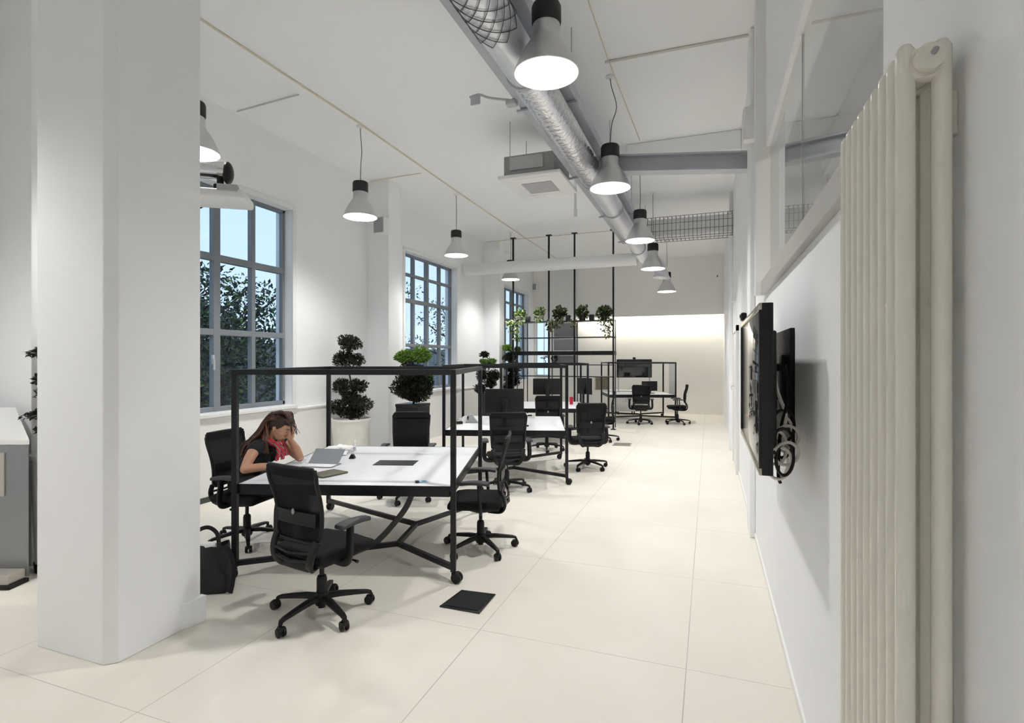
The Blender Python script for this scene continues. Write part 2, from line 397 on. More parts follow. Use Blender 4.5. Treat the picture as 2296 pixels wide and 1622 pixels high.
# outdoors
struct(MB().bb((-26, -8, -.25), (UL - .3, 30, -.15)).build('ground', mat('paving_outside', (0.50, 0.51, 0.52), 0.9, var=0.2), smooth=0))
struct(MB().bb((-15.4, -8, -.2), (-15, 30, 2.3)).build('wall_garden', M_TWALL, smooth=0))
def tree(label, u, v, hgt, spread, n, base=1.6):
    t = thing('garden_tree', label, 'tree', (u, v, -.15), 0, 'trees outside the windows')
    tr = MB(); fo = MB()
    tr.tube(smoothpath([(0, 0, 0), (.06, .05, base * .6), (-.05, .1, base), (.05, 0, hgt * .75)], 5), [.13 - .1 * i / 15 for i in range(16)], 8)
    for k in range(12):
        a = k * 2.4; z = base * .7 + (hgt - base) * k / 14; r = spread * (.55 + .45 * rng.random())
        e = Vector((r * cos(a), r * sin(a), z + .5 + .5 * rng.random())); s0 = Vector((0, 0, z))
        mid = (s0 + e) / 2 + Vector((0, 0, -.12))
        pth = smoothpath([s0, mid, e], 4)
        tr.tube(pth, [.045 - .035 * i / 8 for i in range(9)], 6)
        for q in range(3):
            p = pth[3 + q * 2] if 3 + q * 2 < len(pth) else e
            fo.leafball(p + Vector((rng.uniform(-.2, .2), rng.uniform(-.2, .2), .1)), (.42 * spread / 1.4, .42 * spread / 1.4, .34), n // 30, .10, .5, .2)
        tr.tube([mid, mid + Vector((.4 * cos(a + 1), .4 * sin(a + 1), .35))], [.018, .006], 5)
    tr.build('trunk', M_BARK, t); fo.build('foliage', M_LEAFO, t, smooth=0)
tree('leafy garden tree outside the tall window by the pillar', -8.3, 5.6, 3.5, 1.9, 5200, 1.1)
tree('leafy garden tree beside the pale pillar edge of the first window', -8.0, 2.2, 3.4, 1.7, 3600, 1.1)
tree('bare branched garden tree outside the second window from the pillar', -8.9, 11.6, 4.6, 2.0, 2200, 1.5)
tree('garden tree between the first and second windows outside', -10.2, 8.4, 3.6, 1.9, 3600, 1.2)
tree('garden tree outside the third window behind the hanging plants', -8.5, 17.6, 4.4, 1.8, 1800, 1.5)
tree('low spreading garden tree at the far edge of the first window', -8.7, 7.6, 3.3, 1.7, 4200, 1.0)
h = MB()
h.leafball((-13.6, 10, .6), (.8, 13, 1.1), 5200, .16, .6, .6)
hg = h.build('hedge', M_LEAFO, smooth=0); hg['kind'] = 'stuff'; hg['label'] = 'dark hedge along the garden wall outside'; hg['category'] = 'hedge'
# world: pale late daylight
wd = bpy.data.worlds.new('sky'); SC.world = wd; wd.use_nodes = True
bg = wd.node_tree.nodes['Background']
nt2 = wd.node_tree
tc2 = nt2.nodes.new('ShaderNodeTexCoord'); sp2 = nt2.nodes.new('ShaderNodeSeparateXYZ'); nt2.links.new(tc2.outputs['Generated'], sp2.inputs[0])
rp = nt2.nodes.new('ShaderNodeValToRGB'); rp.color_ramp.elements[0].position = 0.0; rp.color_ramp.elements[1].position = 0.6
rp.color_ramp.elements[0].color = (0.66, 0.84, 1.0, 1); rp.color_ramp.elements[1].color = (0.42, 0.66, 0.95, 1)
nt2.links.new(sp2.outputs[2], rp.inputs[0]); nt2.links.new(rp.outputs[0], bg.inputs['Color'])
bg.inputs['Strength'].default_value = 1.25
# ---------------------------------------------------------------- task chair (faces local +Y)
BASE_OFF = 26.0
def bp(x, s):
    z = .555 + .485 * s
    y = -.205 - .06 * s + .03 * sin(pi * min(1, s * 1.25)) + .32 * x * x
    return Vector((x, y, z))
def hw(s): return .205 + .03 * s
def make_chair(label):
    t = thing('office_chair', label, 'chair', group='black task chairs at the tables')
    # star base
    sb = MB(); sb.lathe([(0, .065), (.04, .065), (.05, .085), (.05, .125), (.038, .15), (0, .15)], 16)
    for k in range(5):
        a = radians(72 * k); d = Vector((cos(a), sin(a), 0))
        pth = [d * .03 + Vector((0, 0, .118)), d * .12 + Vector((0, 0, .116)), d * .22 + Vector((0, 0, .105)), d * .30 + Vector((0, 0, .094)), d * .325 + Vector((0, 0, .086)), d * .332 + Vector((0, 0, .066))]
        sb.sweep(pth, rrect(.052, .034, .01, 2), [(1.0, 1.0), (.95, 1.0), (.8, .85), (.65, .72), (.6, .62), (.5, .5)], up=(0, 0, 1))
    sbo = sb.build('star_base', M_BLACK, t)
    for k in range(5):
        a = radians(72 * k); d = Vector((cos(a), sin(a), 0)); c = d * .335
        w = MB(); tw = a + 0.9 + k * 1.7; ax = Vector((cos(tw), sin(tw), 0)); side = Vector((-sin(tw), cos(tw), 0))
        c2 = c + side * .018
        R3 = Matrix(((ax.x, side.x, 0), (ax.y, side.y, 0), (0, 0, 1)))
        X = R3 @ Matrix(((0, 0, 1), (1, 0, 0), (0, 1, 0)))
        for sgn in (-1, 1):
            w.lathe([(0, sgn * .009), (.020, sgn * .006), (.030, sgn * .009), (.0305, sgn * .022), (.026, sgn * .027), (0, sgn * .028)], 18, c2 + Vector((0, 0, .0305)), X)
        w.rbox(c2 + Vector((0, 0, .05)) - side * .004, (.030, .05, .024), .006, rot=R3)
        w.cyl(c + Vector((0, 0, .045)), c + Vector((0, 0, .075)), .008, 8)
        w.build('caster', M_BLACK, t)
    MB().lathe([(0, .045), (.024, .045), (.024, .15), (.034, .15), (.034, .24), (.028, .26), (.016, .265), (.016, .37), (0, .37)], 16).build('gas_lift', M_BLACK, t)
    # seat
    def warp(v):
        k = max(0, v.y - .10); v.z -= k * k * .9; v.z -= .25 * v.x * v.x * (1 if v.z > 0 else 0) * 0 ; v.x *= 1 - .25 * max(0, -v.y - .1)
        v.z += .006 * cos(v.x * 14); return v
    MB().rbox((0, .03, .462), (.50, .47, .065), .028, 4, warp=warp).build('seat', M_FAB, t, smooth=60)
    sh = MB(); sh.rbox((0, .02, .420), (.45, .42, .03), .012, 2)
    sh.ell((0, -.01, .405), (.165, .17, .06), 20, 10)
    sh.rbox((0, -.02, .385), (.13, .24, .05), .015)
    s2 = sh.build('seat_shell', M_BLACK, t)
    MB().tube([(.10, .05, .385), (.24, .06, .388), (.275, .06, .384)], [.007, .007, .012], 8).build('tilt_lever', M_BLACK, s2)
    # backrest frame: closed loop on the curved back surface
    loop = []; n = 10; rc = .05
    for i in range(n): loop.append(bp(-hw(0) + .04 + (2 * hw(0) - .08) * i / (n - 1), 0))
    for i in range(1, 12): s = i / 12; loop.append(bp(hw(s) if s < .96 else hw(s) - .01, s))
    for i in range(n): loop.append(bp(hw(1) - .03 - (2 * hw(1) - .06) * i / (n - 1), 1.0))
    for i in range(11, 0, -1): s = i / 12; loop.append(bp(-hw(s), s))
    fr = MB(); fr.sweep(loop, rrect(.026, .022, .008, 2), up=(0, 1, 0), closed=True)
    bf = fr.build('backrest', M_BLACK, t, smooth=50)
    def panel(s0, s1, off, th, rows=10, cols=12, inset=.012):
        p = MB(); vs = []; 
        for side in (0, 1):
            for i in range(rows + 1):
                s = s0 + (s1 - s0) * i / rows
                for j in range(cols + 1):
                    x = (hw(s) - inset) * (2 * j / cols - 1)
                    v = bp(x, s); v.y += off + (th if side else 0); vs.append(v)
        fs = []; N = (rows + 1) * (cols + 1)
        for side in (0, 1):
            for i in range(rows):
                for j in range(cols):
                    a = side * N + i * (cols + 1) + j; fs.append((a, a + 1, a + cols + 2, a + cols + 1))
        ring = [j for j in range(cols + 1)] + [i * (cols + 1) + cols for i in range(1, rows + 1)] + [rows * (cols + 1) + j for j in range(cols - 1, -1, -1)] + [i * (cols + 1) for i in range(rows - 1, 0, -1)]
        for i in range(len(ring)):
            a, b_ = ring[i], ring[(i + 1) % len(ring)]; fs.append((a, b_, b_ + N, a + N))
        return p.add(vs, fs)
    panel(.02, .98, 0, .005).build('mesh_panel', M_MESH, bf, smooth=60)
    panel(.87, .99, -.012, .028, 3, 12, .008).build('head_band', M_FAB, bf, smooth=60)
    lb = panel(.22, .40, -.02, .016, 3, 12, .03); lb.build('lumbar_pad', M_BLACK, bf, smooth=60)
    MB().ell(bp(0, .40) + Vector((0, -.03, 0)), (.014, .008, .02), 12, 8).build('tension_knob', M_GPLAST, bf)
    # lower yoke that carries the back
    yk = MB()
    for sx in (-1, 1):
        yk.sweep(smoothpath([bp(sx * .195, .04) + Vector((0, -.014, 0)), (sx * .185, -.235, .50), (sx * .16, -.235, .43), (sx * .12, -.19, .385), (sx * .06, -.08, .375)], 5), rrect(.055, .022, .008, 2), up=(0, 1, .3))
    for z, x, y in ((.505, .18, -.235), (.455, .165, -.238)):
        yk.sweep([(-x, y, z), (0, y - .02, z - .012), (x, y, z)], rrect(.02, .018, .006, 2), up=(0, 0, 1))
    yk.rbox((0, -.20, .40), (.26, .035, .06), .015)
    yk.build('back_support', M_BLACK, t, smooth=50)
    for sx in (-1, 1):
        ar = MB(); ar.sweep(smoothpath([(sx * .17, -.03, .405), (sx * .265, -.035, .41), (sx * .298, -.035, .47), (sx * .292, -.02, .655)], 5), rrect(.055, .026, .009, 2), up=(0, 1, 0))
        a = ar.build('armrest', M_BLACK, t, smooth=50)
        def wp(v):
            v.x *= 1 - .35 * max(0, v.y) / .13; v.z -= .012 * (v.y / .13) ** 2; return v
        MB().rbox((sx * .288, .015, .668), (.09, .26, .03), .013, 3, warp=wp).build('arm_pad', mat('soft_grey_pad', (0.035, 0.037, 0.042), 0.5), a, smooth=60)
    return t
chair0 = make_chair('black mesh task chair seen from behind at the front table, nearest to the pillar')
def place(o, X, d, facing, label=None, base_rot=None):
    u, v = rm(X, d); o.location = (u, v, 0); o.rotation_euler = (0, 0, ang(facing))
    if label: o['label'] = label
    if base_rot is not None:                # the five-star base and casters swivel freely
        for ch in o.children:
            if ch.name.startswith(('star_base', 'caster')): ch.rotation_euler = (0, 0, radians(base_rot) + TH - ang(facing))
chairs = [(-1.29, 3.63, 60, None, 26), 
          (-2.50, 5.05, -14, 'black mesh task chair the woman in the black top sits on', 10),
          (-.285, 4.86, 176, 'black task chair turned sideways at the front table, beside the open aisle', 12),
          (-1.28, 6.62, 272, 'black task chair facing across the front table, before the leafy bush', 40),
          (-.07, 7.05, 96, 'black task chair seen from behind below the near monitor of the second table', 335),
          (1.20, 8.48, 96, 'black task chair seen from behind on the aisle side of the second table', 18),
          (.66, 10.15, 92, 'black task chair in front of the third table below its monitor', 50),
          (1.93, 11.35, 170, 'black task chair at the aisle end of the third table, half hidden', 0),
          (3.44, 14.3, 80, 'distant black task chair with its back to the viewer below the wall television', 30),
          (4.42, 14.3, 168, 'distant black task chair seen side on beside the pale back wall', 64)]
for i, (X, d, fa, lb, br) in enumerate(chairs):
    o = chair0 if i == 0 else copy_tree(chair0)
    place(o, X, d, fa, lb, br)
# ---------------------------------------------------------------- frame tables on casters
def make_table(label, X, d, yaw, W, D, port=True, lowN=((.28, -.43), (.30, .15)), spine=False, rear=True):
    u, v = rm(X, d)
    t = thing('frame_table', label, 'table', (u, v, 0), TH + radians(yaw), 'framed work tables on casters')
    ps = .042; HT = 1.645
    MB().rbox((0, 0, .727), (W - .03, D - .02, .022), .004).build('tabletop', M_TOP, t)
    e = MB()
    for sx in (-1, 1): e.bb((sx * (W / 2 - .015) - .006, -D / 2 + .01, .700), (sx * (W / 2 - .015) + .006, D / 2 - .01, .7385))
    for sy in (-1, 1): e.bb((-W / 2 + .01, sy * (D / 2 - .01) - .006, .700), (W / 2 - .01, sy * (D / 2 - .01) + .006, .7385))
    e.build('edge_band', M_BLACK, t, smooth=0)
    ap = MB()
    for sx in (-1, 1): ap.bb((sx * (W / 2 - .03) - .02, -D / 2 + .03, .655), (sx * (W / 2 - .03) + .02, D / 2 - .03, .714))
    for sy in (-1, 1): ap.bb((-W / 2 + .03, sy * (D / 2 - .03) - .02, .655), (W / 2 - .03, sy * (D / 2 - .03) + .02, .714))
    ap.build('apron', M_FRAME, t, smooth=0, bevel=.003)
    for sx in (-1, 1):
        for sy in (-1, 1):
            MB().bb((sx * W / 2 - ps / 2, sy * D / 2 - ps / 2, .085), (sx * W / 2 + ps / 2, sy * D / 2 + ps / 2, HT)).build('post', M_FRAME, t, smooth=0, bevel=.004)
            c = MB(); q = Vector((sx * W / 2, sy * D / 2, 0)); tw = .5 + sx * .9 + sy * 1.7
            sd = Vector((cos(tw), sin(tw), 0)) * .03; R3 = Matrix.Rotation(tw, 3, 'Z')
            Xr = R3 @ Matrix(((1, 0, 0), (0, 0, -1), (0, 1, 0)))
            for sg in (-1, 1):
                c.lathe([(0, sg * .006), (.030, sg * .006), (.040, sg * .010), (.0415, sg * .024), (.034, sg * .032), (0, sg * .033)], 18, q + sd + Vector((0, 0, .0415)), Xr)
            c.cyl(q + Vector((0, 0, .04)), q + Vector((0, 0, .092)), .013, 10)
            c.rbox(q + sd * .5 + Vector((0, 0, .066)), (.06, .03, .034), .01, rot=R3)
            c.build('caster', M_BLACK, t)
    for sy in (-1, 1):
        MB().bb((-W / 2 + ps / 2, sy * D / 2 - ps / 2, HT - ps), (W / 2 - ps / 2, sy * D / 2 + ps / 2, HT)).build('top_rail', M_FRAME, t, smooth=0, bevel=.003)
    for sx in (-1, 1):
        MB().bb((sx * W / 2 - ps / 2, -D / 2 + ps / 2, HT - ps), (sx * W / 2 + ps / 2, D / 2 - ps / 2, HT)).build('top_rail', M_FRAME, t, smooth=0, bevel=.003)
    n1, n2 = Vector((*lowN[0], .115)), Vector((*lowN[1], .115))
    s = MB(); pr = rect(.04, .04)
    s.sweep([(-W / 2, -D / 2, .115), n1], pr); s.sweep([(W / 2, -D / 2, .115), n1], pr); s.sweep([n1, n2], pr)
    s.sweep([(-W / 2, D / 2, .115), n2], pr); s.sweep([(W / 2, D / 2, .115), n2], pr)
    s.build('stretcher', M_FRAME, t, smooth=0, bevel=.003)
    if port:
        p = MB(); p.bb((-.02, -.14, .736), (.36, .10, .7415)); p.build('cable_port', M_BLACK, t, smooth=0)
    if spine:
        pts = smoothpath([(.42, -.02 - .30, .70), (.42, -.33, .60), (.36, -.40, .42), (.22, -.46, .24), (.12, -.50, .14)], 5)
        MB().sweep(pts, rrect(.05, .03, .008, 2), up=(0, 1, 0)).build('cable_spine', mat('grey_cable_duct', (0.05, 0.052, 0.056), .45), t, smooth=50)
    return t
T1 = make_table('large white framed table in front, where the woman sits', -1.272, 5.12, -2.9, 1.735, 1.88, True, ((.30, -.43), (.33, .12)), True)
T2 = make_table('second white framed table in the row, behind the front one', -.05, 8.36, -2.9, 1.706, 1.88, False, ((.1, -.4), (.1, .3)))
T3 = make_table('third white framed table in the row, before the plant shelf', .69, 11.60, -2.9, 1.73, 1.80, False, ((.1, -.4), (.1, .3)))
T4 = make_table('farthest white framed table, in front of the pale back wall', 3.63, 15.55, -1.0, 1.86, 1.30, False, ((.1, -.3), (.1, .2)))
MB().bb((-.05, -.12, .736), (.08, -.085, .741)).build('cable_port', M_BLACK, T2, smooth=0)
MB().rbox((.83, -.66, 1.19), (.17, .014, .86), .003).build('side_panel', mat('grey_panel', (0.42, 0.42, 0.41), .6), T4)
# ---------------------------------------------------------------- pendant lamps
LAMPS = []
def make_lamp(label, group, loc, clen, bend=0.0):
    t = thing('pendant_lamp', label, 'lamp', loc, 0, group)
    sh = MB(); prof = [(.225, 0), (.222, .018), (.208, .05), (.188, .095), (.160, .150), (.132, .195), (.110, .228), (.099, .252), (.096, .275), (.094, .345), (.0, .347)]
    th = .004
    inner = [(max(0, r - th), z + (0.0 if i else .0005)) for i, (r, z) in enumerate(prof[:-2])]
    sh.lathe(prof[:-1], 40); so = sh.build('lamp_shade', M_ALU, t)
    i2 = MB(); i2.lathe(inner + [(0, .300)], 40); i2.build('reflector', M_SHADEIN, so)
    MB().lathe([(.225, 0), (.221, -.004), (.219, 0), (.221, .006)], 40).build('rim', M_SHADEIN, so)
    MB().lathe([(0, .335), (.098, .335), (.103, .35), (.103, .455), (.094, .475), (.03, .480), (0, .480)], 28).build('lamp_socket', mat('matt_black_cap', (0.008, 0.008, 0.009), .5), t)
    MB().lathe([(0, .19), (.07, .192), (.095, .205), (.10, .22), (.06, .25), (0, .26)], 24).build('bulb', emit('lamp_glow', (1.0, .97, .92), 16.0), t)
    c = MB(); z0, z1 = .478, clen
    k = max(.02, bend)
    c.tube(smoothpath([(0, 0, z0), (.004 + bend * .2, 0, z0 + (z1 - z0) * .3), (bend, .01, z0 + (z1 - z0) * .55), (bend * .2, 0, z0 + (z1 - z0) * .85), (0, 0, z1)], 5), .005, 6)
    c.build('cord', mat('grey_cord', (0.10, 0.10, 0.10), .6), t)
    MB().lathe([(0, clen - .03), (.02, clen - .03), (.05, clen - .012), (.05, clen), (0, clen)], 16).build('ceiling_rose', M_WPLAST, t)
    L = bpy.data.lights.new('lamp_light', 'SPOT'); L.energy = LAMP_W; L.spot_size = radians(160); L.spot_blend = 1.0; L.shadow_soft_size = .09
    L.color = (1.0, .982, .952)
    lo = bpy.data.objects.new('lamp_light', L); COL.objects.link(lo); lo.parent = t; lo.location = (0, 0, .16)
    return t
LAMP_W = 215.0
RG, LG = 'pendant lamps along the duct', 'pendant lamps along the window side'
lamps = [(1225, 165, 3.72, 'big glowing aluminium pendant nearest the viewer, hanging beside the duct', RG, .0),
         (1368, 422, 6.0, 'glowing aluminium pendant on a crooked cord beside the cross beam, second along the duct', RG, .07),
         (1435, 540, 8.44, 'glowing aluminium pendant in front of the wire-caged duct, third along the duct', RG, .0),
         (1464, 603, 10.2, 'small glowing aluminium pendant at the elbow of the duct, fourth along it', RG, .0),
         (1495, 654, 13.2, 'smallest far pendant hanging in front of the back wall', RG, .0),
         (434, 342, 5.05, 'pendant lamp half hidden by the pillar, above the projector', LG, .0),
         (808, 487, 7.28, 'pendant lamp in front of the wall between the first and second windows', LG, .015),
         (1023, 573, 10.3, 'pendant lamp hanging by the top corner of the second window', LG, .0),
         (1145, 627, 13.4, 'far pendant lamp peeping out below the white cross duct', LG, .0)]
for px, py, d, lb, g, bd in lamps:
    p = P(px, py, d); LAMPS.append(make_lamp(lb, g, p, H - p.z, bd))
for u, v, lb, g in ((-1.04, -2.4, 'added unseen pendant lamp behind the viewer, fill light in line with the duct row', RG), (-4.6, .9, 'added unseen pendant lamp left of the view, fill light in line with the window row', LG)):
    o = copy_tree(LAMPS[0]); o.location = (u, v, LAMPS[0].location.z); o['label'] = lb; o['group'] = g  # two out-of-view lamps added to fill the near end with light
# ---------------------------------------------------------------- ducts, tray, beams
DU, DZ = -1.345, 3.98
t = thing('air_duct', 'long silver round air duct running down the room under the cable tray', 'duct', (DU, 0, DZ))
def ductring(v0, v1, r0, step, amp, seg=22):
    n = max(2, int((v1 - v0) / step)); return [(v0 + (v1 - v0) * i / n, r0 + (amp * (1 if i % 2 else -1))) for i in range(n + 1)]
AXY = Matrix(((1, 0, 0), (0, 0, 1), (0, -1, 0)))          # lathe axis along +y
def ducting(parts): 
    b_ = MB()
    b_.lathe([(r, v) for v, r in parts], 24, axis=AXY); return b_
ducting(ductring(-3.4, 4.0, .145, .5, .0)).build('smooth_pipe', M_DUCT, t)
ducting(ductring(3.95, 6.6, .148, .05, .006)).build('crinkled_sleeve', mat('crinkled_foil', (0.80, 0.81, 0.84), .25, .85, bump=.9, bscale=26, var=.1), t)
ducting(ductring(6.55, 11.85, .142, .5, .0)).build('smooth_pipe', M_DUCT, t)
for v in (1.2, 3.95, 6.6, 8.0, 9.6, 11.0): MB().lathe([(.143, v - .02), (.158, v - .02), (.158, v + .02), (.143, v + .02)], 24, axis=AXY).build('clamp_band', M_STEEL, t)
# spiral wire mesh sleeve around the near length
wm = MB()
for k in range(9):
    for sgn in (-1, 1):
        wm.tube([(.153 * cos(sgn * s * 22 + k * 2 * pi / 9), -.2 + 3.55 * s / 1.0, .153 * sin(sgn * s * 22 + k * 2 * pi / 9)) for s in [i / 150 for i in range(151)]], .0032, 4)
wm.build('wire_sleeve', mat('dark_wire', (0.11, 0.115, 0.12), .5, .5), t)
el = MB(); el.tube(smoothpath([(0, 11.8, 0), (0, 12.0, 0), (.10, 12.12, -.05), (.28, 12.2, -.14), (.36, 12.22, -.34), (.36, 12.22, -.46)], 5), [.142] * 22 + [.15, .17, .19, .20], 20, caps=False)
el.build('elbow_outlet', M_DUCT, t)
t = tag(MB().tube([(UL + .06, 12.1, 3.95), (-1.5, 12.1, 3.95)], .14, 28).build('branch_duct', mat('white_duct_paint', (.78, .78, .77), .5)), 'white round branch duct crossing to the second window from the main duct', 'duct')
MB().lathe([(.0, 0), (.145, 0), (.145, .05), (.12, .05)], 24, c=(UL + .45, 12.1, 3.95), axis=Matrix(((0, 0, 1), (0, 1, 0), (-1, 0, 0)))).build('end_ring', M_WPLAST, t)
ct = thing('cable_tray', 'flat grey cable tray running above the silver duct', 'cable tray', (DU, 0, 4.22))
tr = MB(); tr.bb((-.40, -3.4, -.02), (.15, 11.6, 0)).bb((-.40, -3.4, 0), (-.385, 11.6, .09)).bb((.135, -3.4, 0), (.15, 11.6, .09)).bb((-.17, -3.4, -.035), (-.155, 11.6, -.02))
tr.build('channel', M_STEEL, ct, smooth=0)
for k in range(6):
    v = .8 + 2.1 * k
    MB().cyl((-.36, v, .0), (-.36, v, H - 4.22), .006, 6).cyl((.11, v, .0), (.11, v, H - 4.22), .006, 6).bb((-.44, v - .02, -.05), (.17, v + .02, -.03)).build('hanger', M_STEEL, ct)
cx = DU - .40
br = tag(MB().tube(smoothpath([(cx - .02, 4.80, 4.20), (cx - .22, 4.72, 4.22), (cx - .32, 4.7, 4.26), (cx - .42, 4.7, 4.25)], 4), .012, 8).rbox((cx - .03, 4.81, 4.18), (.10, .08, .05), .008).rbox((cx - .36, 4.7, 4.21), (.10, .012, .08), .003).build('tray_arm', M_STEEL), 'thin metal arm with a small plate sticking out from the cable tray', 'bracket')
# steel cross beam at v 6.15, runs on over the glazed wall into the next room
b1 = MB(); a, c = Vector((-1.2, 6.15, 3.965)), Vector((UR - .0, 6.15, 3.80)); dr = (c - a).normalized()
for zz, w_, h_ in ((.085, .16, .02), (-.085, .16, .02), (0, .03, .16)):
    b1.sweep([a + Vector((0, 0, zz)), c + Vector((0, 0, zz))], rect(w_, h_))
struct(b1.build('cross_beam', M_STEEL, smooth=0))
b1 = MB(); a, c = Vector((UR + .14, 6.15, 3.80)), Vector((4.3, 6.15, 4.2))
for zz, w_, h_ in ((.085, .16, .02), (-.085, .16, .02), (0, .03, .16)): b1.sweep([a + Vector((0, 0, zz)), c + Vector((0, 0, zz))], rect(w_, h_))
struct(b1.build('cross_beam', M_STEEL, smooth=0))
struct(MB().bb((1.55, VF, 4.4), (1.8, 9.0, H)).build('ceiling_beam', M_CEIL, smooth=0, bevel=.01))
# wire-caged duct at v 10.9
t = thing('caged_duct', 'horizontal duct in a wire cage near the back of the room', 'duct', (0, 10.9, 4.27))
def cage(u0, u1, nm):
    q = thing('caged_duct', nm, 'duct', (0, 10.9, 4.27)) if nm else t
    MB().bb((u0, -.17, -.17), (u1, .17, .17)).build('insulated_core', mat('foil_insulation', (.74, .75, .76), .5, .2, bump=.5, bscale=14, var=.1), q, smooth=0, bevel=.03)
    wg = MB()
    n = int((u1 - u0) / .075)
    for i in range(n + 1):
        x = u0 + .02 + (u1 - u0 - .04) * i / n
        wg.tube([(x, -.2, -.2), (x, .2, -.2), (x, .2, .2), (x, -.2, .2)], .005, 5, closed=True)
    for y, z in ((-.2, -.2), (-.2, -.07), (-.2, .07), (-.2, .2), (0, -.2), (.2, -.2), (.2, .2), (0, .2)): wg.tube([(u0, y, z), (u1, y, z)], .005, 5)
    wg.build('wire_cage', mat('wire_grey', (0.16, 0.16, 0.165), .5, .5), q)
cage(-1.15, UR, None)
cage(UR + .15, 2.6, 'caged duct continuing behind the glazed partition')
# ceiling cassette air conditioner
t = thing('ceiling_air_conditioner', 'square white ceiling cassette air conditioner beside the cable tray', 'air conditioner', (-2.2, 7.05, 4.1))
MB().rbox((0, 0, .025), (.86, .95, .05), .02).build('fascia', M_WPLAST, t)
MB().rbox((.02, .02, -.002), (.42, .44, .012), .004).build('intake_grille', mat('grey_grille', (.42, .42, .42), .6, bump=.6, bscale=120), t)
for sy in (-1, 1): MB().rbox((.0, sy * .37, -.001), (.5, .06, .01), .004).build('air_flap', M_TRIM, t)
MB().rbox((-.02, 0, .19), (.70, .78, .27), .01).build('housing', mat('grey_metal_housing', (.30, .30, .30), .5, .2, bump=.1, bscale=20), t)
for sx in (-1, 1):
    for sy in (-1, 1): MB().cyl((sx * .3, sy * .34, .3), (sx * .3, sy * .34, .8), .006, 6).build('hanger_rod', M_STEEL, t)
MB().rbox((-.05, -.40, .21), (.46, .03, .17), .006).build('cover_plate', mat('grey_cover', (.44, .45, .46), .5, bump=.15, bscale=15), t)
p = P(1290, 460, 9.0)
t = tag(MB().cyl((p.x, p.y, 4.25), (p.x, p.y, H), .022, 10).cyl((p.x, p.y, 4.12), (p.x, p.y, 4.25), .03, 10).build('drain_stub', M_WPLAST), 'white pipe stub hanging below the ceiling beside the cassette air conditioner', 'pipe')
# thin surface cabling on the ceiling
MC = mat('cream_cable', (.70, .64, .50), .6)
def run(label, pts, r=.008, m=None, nm='ceiling_cable', cat='cable'): return tag(MB().tube(pts, r, 6).build(nm, m or MC), label, cat)
zc = H - .012
run('long cream cable run along the ceiling above the window-side pendants', [(-4.39, 0.5, zc), (-4.44, 3.5, zc), (-4.40, 6.0, zc), (-4.46, 9.0, zc), (-4.5, 13.0, zc), (-4.5, 17.6, zc)], .011)
run('thin cable across the ceiling above the first window', [(UL + .1, 5.2, zc), (-4.6, 5.12, zc)], .007, mat('pale_grey_cable', (.55, .55, .54), .5))
run('thin cable across the ceiling between the first and second windows', [(UL + .1, 8.05, zc), (-4.6, 8.0, zc)], .007)
run('thin pale conduit across the ceiling to the glazed wall', [(-1.04, 5.69, zc), (.36, 5.70, zc)], .014, mat('beige_conduit', (.64, .62, .56), .5))
run('thin cable along the ceiling over the duct-side pendants', [(-1.0, .5, zc), (-1.0, 5.6, zc), (-.94, 7.9, zc)], .006)
run('thin cable across the ceiling near the far windows', [(UL + .1, 13.3, zc), (-2.0, 13.2, zc)], .007)
t = tag(MB().tube([(UR - .03, 5.60, H - .01), (UR - .03, 5.60, 4.12)], .022, 10).rbox((UR - .06, 5.60, 3.97), (.11, .13, .32), .02).build('conduit_box', M_TRIM), 'white vertical conduit ending in a box at the top of the glazed wall', 'conduit')
# small fixtures
p = P(855, 507, 9.36)
t = thing('wall_speaker', 'small grey wall speaker on the pilaster between the first two windows', 'speaker', (p.x, 8.10, p.z))
MB().rbox((0, -.10, 0), (.22, .18, .29), .02).build('enclosure', M_WPLAST, t); MB().rbox((0.0, -.195, .0), (.19, .012, .26), .008).build('grille', mat('speaker_grille', (.35, .36, .37), .7, bump=.4, bscale=300), t)
MB().rbox((0, -.01, 0), (.06, .03, .08), .005).build('bracket', M_GPLAST, t)
p = P(1187, 641, 18.3)
t = thing('wall_vent_box', 'small white vent box high in the far corner by the third window', 'vent', (p.x + .02, VB, p.z))
MB().rbox((0, -.05, 0), (.28, .10, .26), .01).build('casing', M_WPLAST, t); MB().rbox((0.05, -.103, 0), (.12, .01, .2), .004).build('grille', M_GPLAST, t)
p = P(1648, 672, 9.2)
tag(MB().rbox((UR - .03, p.y, p.z), (.06, .14, .08), .012).build('emergency_light', M_WPLAST), 'small white emergency light above the white door', 'light fitting')
p = P(1608, 624, 16.7)
tag(MB().rbox((p.x, 17.44, p.z), (.03, .03, .05), .006).build('ceiling_sensor', M_BLACK), 'tiny black sensor high on the back wall bulkhead', 'sensor')
